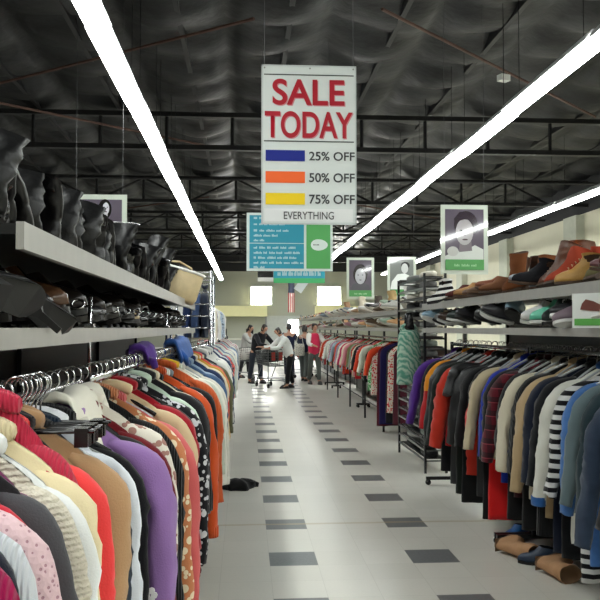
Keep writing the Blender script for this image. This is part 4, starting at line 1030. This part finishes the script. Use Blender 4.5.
# ------------------------------------------------------------------ shopping carts
def cart():
    r = empty('shopping_cart')
    wire = mat('cart_wire', (96,100,100), .35, .8); g = MB()
    def P(a, t, z):    # a across -1..1, t along 0 (handle) .. 1 (nose)
        w = (.27 - .06*t)*(1 - .12*(1-z)); return (a*w, -.42+.84*t*(1-.06*(1-z)), .55 + .42*z - .06*t*z + .05*t*(1-z))
    for z in [i/6 for i in range(7)]:
        g.tube([P(-1,0,z), P(-1,1,z), P(1,1,z), P(1,0,z), P(-1,0,z)], .005 if 0 < z < 1 else .009, 5)
    for i in range(13):
        t = i/12
        g.tube([P(-1,t,1), P(-1,t,0), P(1,t,0), P(1,t,1)], .004, 5)
    for i in range(1, 8): a = -1 + 2*i/8; g.tube([P(a,1,1), P(a,1,0), P(a,0,0), P(a,0,1)], .004, 5)
    g.build('basket', wire, r)
    MB().tube([(-.28,-.42,.98), (-.28,-.5,1.02), (.28,-.5,1.02), (.28,-.42,.98)], .014, 8).build('handle', pm((170,40,40)), r, True)
    fr = MB()
    for s in (-1, 1): fr.tube([(s*.26,-.42,.95), (s*.25,-.4,.55), (s*.24,-.38,.16), (s*.2,.38,.16), (s*.2, .1, .52)], .012, 8)
    fr.tube([(-.24,-.38,.2), (.24,-.38,.2)], .01, 6); fr.tube([(-.2,.38,.2), (.2,.38,.2)], .01, 6); fr.build('chassis', wire, r, True)
    MB().box(-.21, .21, -.36, .34, .24, .25).build('lower_tray', wire, r)
    for sx_, y in ((-.24,-.38), (.24,-.38), (-.2,.38), (.2,.38)):
        MB().tube([(sx_-.015, y, .062), (sx_+.015, y, .062)], .06, 14).build('wheel', blackp, r, True); MB().box(sx_-.02, sx_+.02, y-.02, y+.02, .1, .17).build('caster_fork', steel, r)
    for s in (-1, 1): MB().box(s*.1-.05, s*.1+.05, -.4, -.385, .68, .9).build('child_seat_flap', pm((180,60,50)), r)
    return r
c1 = cart(); c1.location = (.64, 20.3, 0); c1.rotation_euler = (0, 0, rad(24)); tag(c1, 'wire shopping cart heaped with dark clothes beside the shopper in white', 'shopping cart', 'shopping carts')
c2 = dup(c1, (.02, 22.7, 0), (0, 0, rad(60)), 'shopping cart pushed by the shopper in black, nearest the left racks', 'shopping carts')
c3 = dup(c1, (1.75, 24.2, 0), (0, 0, rad(-70)), 'shopping cart with red clothes near the shopper in the red vest', 'shopping carts')
def heap(x, y, z, c, l, rx=.2, ry=.3):
    rs = [[(math.cos(a)*rx*s*(1+.1*math.sin(3*a)), math.sin(a)*ry*s*(1+.1*math.cos(4*a+1)), h + .02*math.sin(5*a)) for a in [2*pi*t/18 for t in range(18)]] for h, s in ((0, .9), (.08, 1), (.18, .95), (.27, .7), (.31, .3))]
    o = MB().rings(rs).build('clothing_bundle', fabric(c), None, True); o.location = (x, y, z); return tag(o, l, 'clothes')
heap(.64, 20.3, .66, (30,34,34), 'dark green-black bundle of clothes in the cart beside the shopper in white', .24, .38)
heap(.02, 22.7, .62, (190,186,180), 'pale bundle of clothes in the cart nearest the left racks')
heap(1.75, 24.2, .62, (186,40,44), 'red bundle of clothes in the cart near the red vest')

# ------------------------------------------------------------------ people
def skin(name, V, E, Rr, m, parent, root=0, sub=2):
    me = bpy.data.meshes.new(name); me.from_pydata([tuple(v) for v in V], E, []); me.update(); me.materials.append(m)
    o = bpy.data.objects.new(name, me); C.objects.link(o); o.parent = parent
    k = o.modifiers.new('skin', 'SKIN'); k.use_smooth_shade = True
    if not me.skin_vertices: me.skin_vertices.new()
    sv = me.skin_vertices[0].data
    for i, r_ in enumerate(Rr): sv[i].radius = r_ if isinstance(r_, tuple) else (r_, r_); sv[i].use_root = (i == root)
    s = o.modifiers.new('sub', 'SUBSURF'); s.levels = 1; s.render_levels = sub
    return o
def person(loc, rot, label, shirt, trousers, hairc, tone=(176,132,108), bend=0, arms=((.3,.3), (.3,.3)), step=.12, long_hair=False, vest=None, h=1.0):
    r = empty('person', loc, (0, 0, rot), label, 'person'); r.scale = (h, h, h)
    # faces -Y; bend = forward lean of the trunk
    def tr(x, y, z):      # trunk point, z above hips
        return (x, y - math.sin(bend)*z, .9 + math.cos(bend)*z)
    sk = mat('skin', tone, .55, 0, .06)
    V = [(0,0,.9), tr(0,0,.18), tr(0,0,.38), tr(0,-.01,.50), tr(0,-.02,.56), tr(0,-.045,.64), tr(0,-.05,.72)]
    Rr = [(.14,.1), (.12,.085), (.15,.095), (.06,.055), (.048,.048), (.072,.08), (.062,.072)]
    E = [(0,1),(1,2),(2,3),(3,4),(4,5),(5,6)]
    def addc(fromi, pts, rs):
        p = fromi
        for pt, rr in zip(pts, rs): V.append(pt); Rr.append(rr); E.append((p, len(V)-1)); p = len(V)-1
        return p
    H = {}
    for s, (fwd, up) in zip((-1, 1), arms):
        sh = tr(s*.17, 0, .44); el = (s*.24, sh[1]-.06-fwd*.35, sh[2]-.26+up*.06); wr_ = (s*.17, el[1]-.1-fwd*.4, el[2]-.2+up*.55)
        w = addc(2, [sh, el, wr_], [.048, .038, .026]); d = (Vector(wr_)-Vector(el)).normalized()
        pm_ = Vector(wr_)+d*.05; pidx = addc(w, [pm_], [(.03, .02)])
        side = Vector((1, 0, 0))
        for kf, (o_, ln) in enumerate(((-.026,.06), (-.009,.072), (.009,.068), (.026,.055))):
            b0 = pm_ + side*o_ + d*.03; b1 = b0 + d*ln*.55 + Vector((0,0,-.006)); b2_ = b1 + d*ln*.4 + Vector((0,0,-.018))
            addc(pidx, [b0, b1, b2_], [.009, .0085, .007])
        t0 = Vector(wr_)+d*.02 - side*s*.03; addc(w, [t0, t0 - side*s*.015 + d*.035], [.011, .009])
        H[s] = (sh, el, wr_)
    G = {}
    for s in (-1, 1):
        st = s*step
        hip = (s*.09, 0, .84); kn = (s*.1, -.03-st*.5, .47); an = (s*.1, -st+.01, .09); to = (s*.12, -st-.13, .04)
        addc(0, [hip, kn, an, to], [.085, .058, .04, .034]); G[s] = (hip, kn, an, to)
    V.append(tuple(Vector(V[5])+Vector((0, -.085, .0)))); Rr.append((.012,.014)); E.append((5, len(V)-1))
    skin('body', V, E, Rr, sk, r)
    # shirt
    SV = [(0,0,.76), tr(0,0,.12), tr(0,0,.38), tr(0,-.005,.52)]; SR = [(.175,.14), (.17,.14), (.185,.135), (.09,.085)]; SE = [(0,1),(1,2),(2,3)]
    for s in (-1, 1):
        a, b_, c_ = H[s]; k = len(SV); SV += [a, b_, tuple(Vector(b_)*.25+Vector(c_)*.75)]; SR += [.075, .06, .048]; SE += [(2,k),(k,k+1),(k+1,k+2)]
    top = skin('shirt', SV, SE, SR, fabric(shirt), r)
    if vest: skin('vest', SV[:4], SE[:3], [(a+.008, b_+.012) for a, b_ in SR[:4]], fabric(vest), r)
    TV = [(0,0,1.0), (0,0,.84)]; TR = [(.155,.125), (.165,.135)]; TE = [(0,1)]
    for s in (-1, 1):
        hip, kn, an, to = G[s]; k = len(TV); TV += [hip, kn, (an[0], an[1], .1)]; TR += [.1, .075, .062]; TE += [(1,k),(k,k+1),(k+1,k+2)]
    skin('trousers', TV, TE, TR, fabric(trousers), r)
    hd = Vector(V[5]); hp = Vector(V[6])
    HV = [tuple(hd+Vector((0,.045,.02))), tuple(hp+Vector((0,.02,.03))), tuple(hd+Vector((0,.07,-.06)))]; HR = [(.085,.075), (.078,.07), (.06,.04)]; HE = [(0,1),(0,2)]
    if long_hair: HV.append(tuple(hd+Vector((0,.09,-.2)))); HR.append((.07,.03)); HE.append((2,3))
    skin('hair', HV, HE, HR, mat('hair', hairc, .5), r)
    for s in (-1, 1):
        e = hd + Vector((s*.03, -.078, .015)); MB().rings([[(e.x+.009*math.cos(a)*k, e.y-.004*(1-k), e.z+.006*math.sin(a)*k) for a in [2*pi*t/8 for t in range(8)]] for k in (1, .5)]).build('eye', pm((30,26,26)), r)
        e = hd + Vector((s*.078, 0, 0)); MB().tube([(e.x, e.y, e.z-.03), (e.x+s*.01, e.y+.01, e.z), (e.x, e.y, e.z+.03)], .01, 6).build('ear', sk, r, True)
        an, to = G[s][2], G[s][3]
        MB().rings([[(an[0]+w*math.cos(a), (an[1]+to[1])/2-.015 + l*math.sin(a), z) for a in [2*pi*t/14 for t in range(14)]] for z, w, l in ((0, .05, .135), (.03, .052, .135), (.07, .042, .1), (.1, .035, .05))]).build('shoe', pm((30,28,30)), r, True)
    e = hd + Vector((0, -.078, -.045)); MB().box(e.x-.02, e.x+.02, e.y-.004, e.y+.01, e.z-.004, e.z+.004).build('mouth', pm((130,70,66)), r)
    return r
person((.28, 21.75, 0), rad(40), 'person in black jacket bending over a shopping cart beside the left racks', (26,26,30), (40,44,54), (40,34,30), bend=.55, arms=((.5,.3),(.5,.3)), h=1.02)
person((1.12, 20.0, 0), rad(-70), 'person in white top and black trousers leaning over the cart of dark clothes', (222,224,220), (22,22,26), (34,28,26), bend=.5, arms=((.5,.4),(.45,.35)), h=.96)
person((1.30, 23.6, 0), rad(170), 'person in navy clothes seen from behind near the bright door pane', (28,34,60), (30,34,58), (26,24,28), bend=.05, arms=((.5,.5),(.4,.4)), h=.98)
person((1.66, 22.6, 0), rad(150), 'person in dark navy top and grey trousers holding a pale printed bag', (34,38,58), (90,96,94), (40,34,34), bend=.08, arms=((.3,.4),(.3,.2)), h=.94)
person((1.84, 21.3, 0), rad(15), 'person in white sleeves and a red-pink vest facing the aisle', (220,214,210), (84,88,84), (36,28,26), bend=.03, arms=((.4,.3),(.4,.3)), vest=(206,50,86), h=.98)
person((-.02, 24.2, 0), rad(60), 'person in pale grey top with black hair, partly behind the far left garments', (176,176,172), (40,40,44), (18,18,20), bend=.3, arms=((.4,.4),(.4,.3)), h=.98)
bgp = empty('shoulder_bag', (1.52, 22.25, .72), (0,0,rad(8)), 'pale printed shoulder bag carried by the person in the dark navy top', 'bag')
MB().rings([[(.14*s*math.copysign(abs(math.cos(a))**.5, math.cos(a)), .05*s*math.sin(a), z) for a in [2*pi*t/16 for t in range(16)]] for z, s in ((0, .9), (.04, 1), (.25, 1), (.34, .85))]).build('body', fabric((206,204,192), 'floral', (90,110,110), (160,160,150)), bgp, True)
MB().tube([(-.1,0,.34), (-.06,0,.55), (.06,0,.55), (.1,0,.34)], .01, 6).build('strap', fabric((206,204,192)), bgp, True)

# ------------------------------------------------------------------ things on the floor
rs = []
for z, s in ((0, 1), (.02, 1.04), (.045, .95), (.07, .7), (.09, .3)):
    rs.append([(math.cos(a)*.15*s*(1+.22*math.sin(3*a+z*20)), math.sin(a)*.12*s*(1+.18*math.cos(5*a)), z + (.02*math.sin(4*a)*s if z > .03 else 0)) for a in [2*pi*t/28 for t in range(28)]])
o = empty('fallen_shirt', (-.06, 7.55, 0), (0,0,.2), 'black garment crumpled on the floor at the foot of the left rack', 'garment')
MB().rings(rs).build('body', fabric((16,16,18)), o, True)
MB().tube([(.05,0,.03), (.12,-.01,.035), (.17,.03,.028), (.2,.02,.022)], [.03,.032,.028,.02], 10, [.025,.026,.02,.014]).build('sleeve', fabric((16,16,18)), o, True)
tanS = suede((172,132,98))
def lying(kind, x, y, rz, l, m, h=.3):
    o = shoe(kind, m, leath((110,84,60), .6), .25, h, .0, .05, label=l, cat='boot', opening=suede((120,94,70))); o.location = (x, y, .055); o.rotation_euler = (0, rad(90), rz); return o
lying('boot', 1.66, 5.28, rad(-60), 'tan suede boot lying on the floor under the coats, the upper of two', tanS)
lying('boot', 1.78, 4.86, rad(-75), 'tan suede boot lying on the floor nearest the denim jacket', tanS, .26)
o = shoe('loafer', leath((36,52,74), .5), BLS, .25, 0, .01, .045, label='dark blue shoe on the floor between the two tan boots', cat='shoe'); o.location = (1.98, 4.98, 0); o.rotation_euler = (0, 0, rad(70))
o = shoe('loafer', leath((30,84,140), .5), BLS, .25, 0, .01, .045, label='bright blue shoe on the floor beneath the white padded coat', cat='shoe'); o.location = (2.02, 5.62, 0); o.rotation_euler = (0, 0, rad(110))

# ------------------------------------------------------------------ world, camera, view
w = bpy.data.worlds.new('world'); bpy.context.scene.world = w; w.use_nodes = True
w.node_tree.nodes['Background'].inputs[0].default_value = (.6, .65, .7, 1); w.node_tree.nodes['Background'].inputs[1].default_value = .3
cam = bpy.data.cameras.new('camera'); cam.sensor_width = 36; cam.lens = 48; cam.clip_end = 200
co = bpy.data.objects.new('camera', cam); C.objects.link(co)
co.location = (0, 0, 1.5); co.rotation_euler = (rad(92.0), 0, rad(-3.93))
s = bpy.context.scene; s.camera = co
s.view_settings.view_transform = 'Standard'; s.view_settings.look = 'None'; s.view_settings.gamma = 1; s.view_settings.use_curve_mapping = False
s.view_settings.exposure = 1.5
for o_ in bpy.data.objects:
    if 'label' in o_ and not o_.parent and len(o_['label'].split()) > 16: print(o_['label'])
s.cycles.max_bounces = 8; s.cycles.diffuse_bounces = 5; s.cycles.glossy_bounces = 4
s.cycles.use_denoising = True
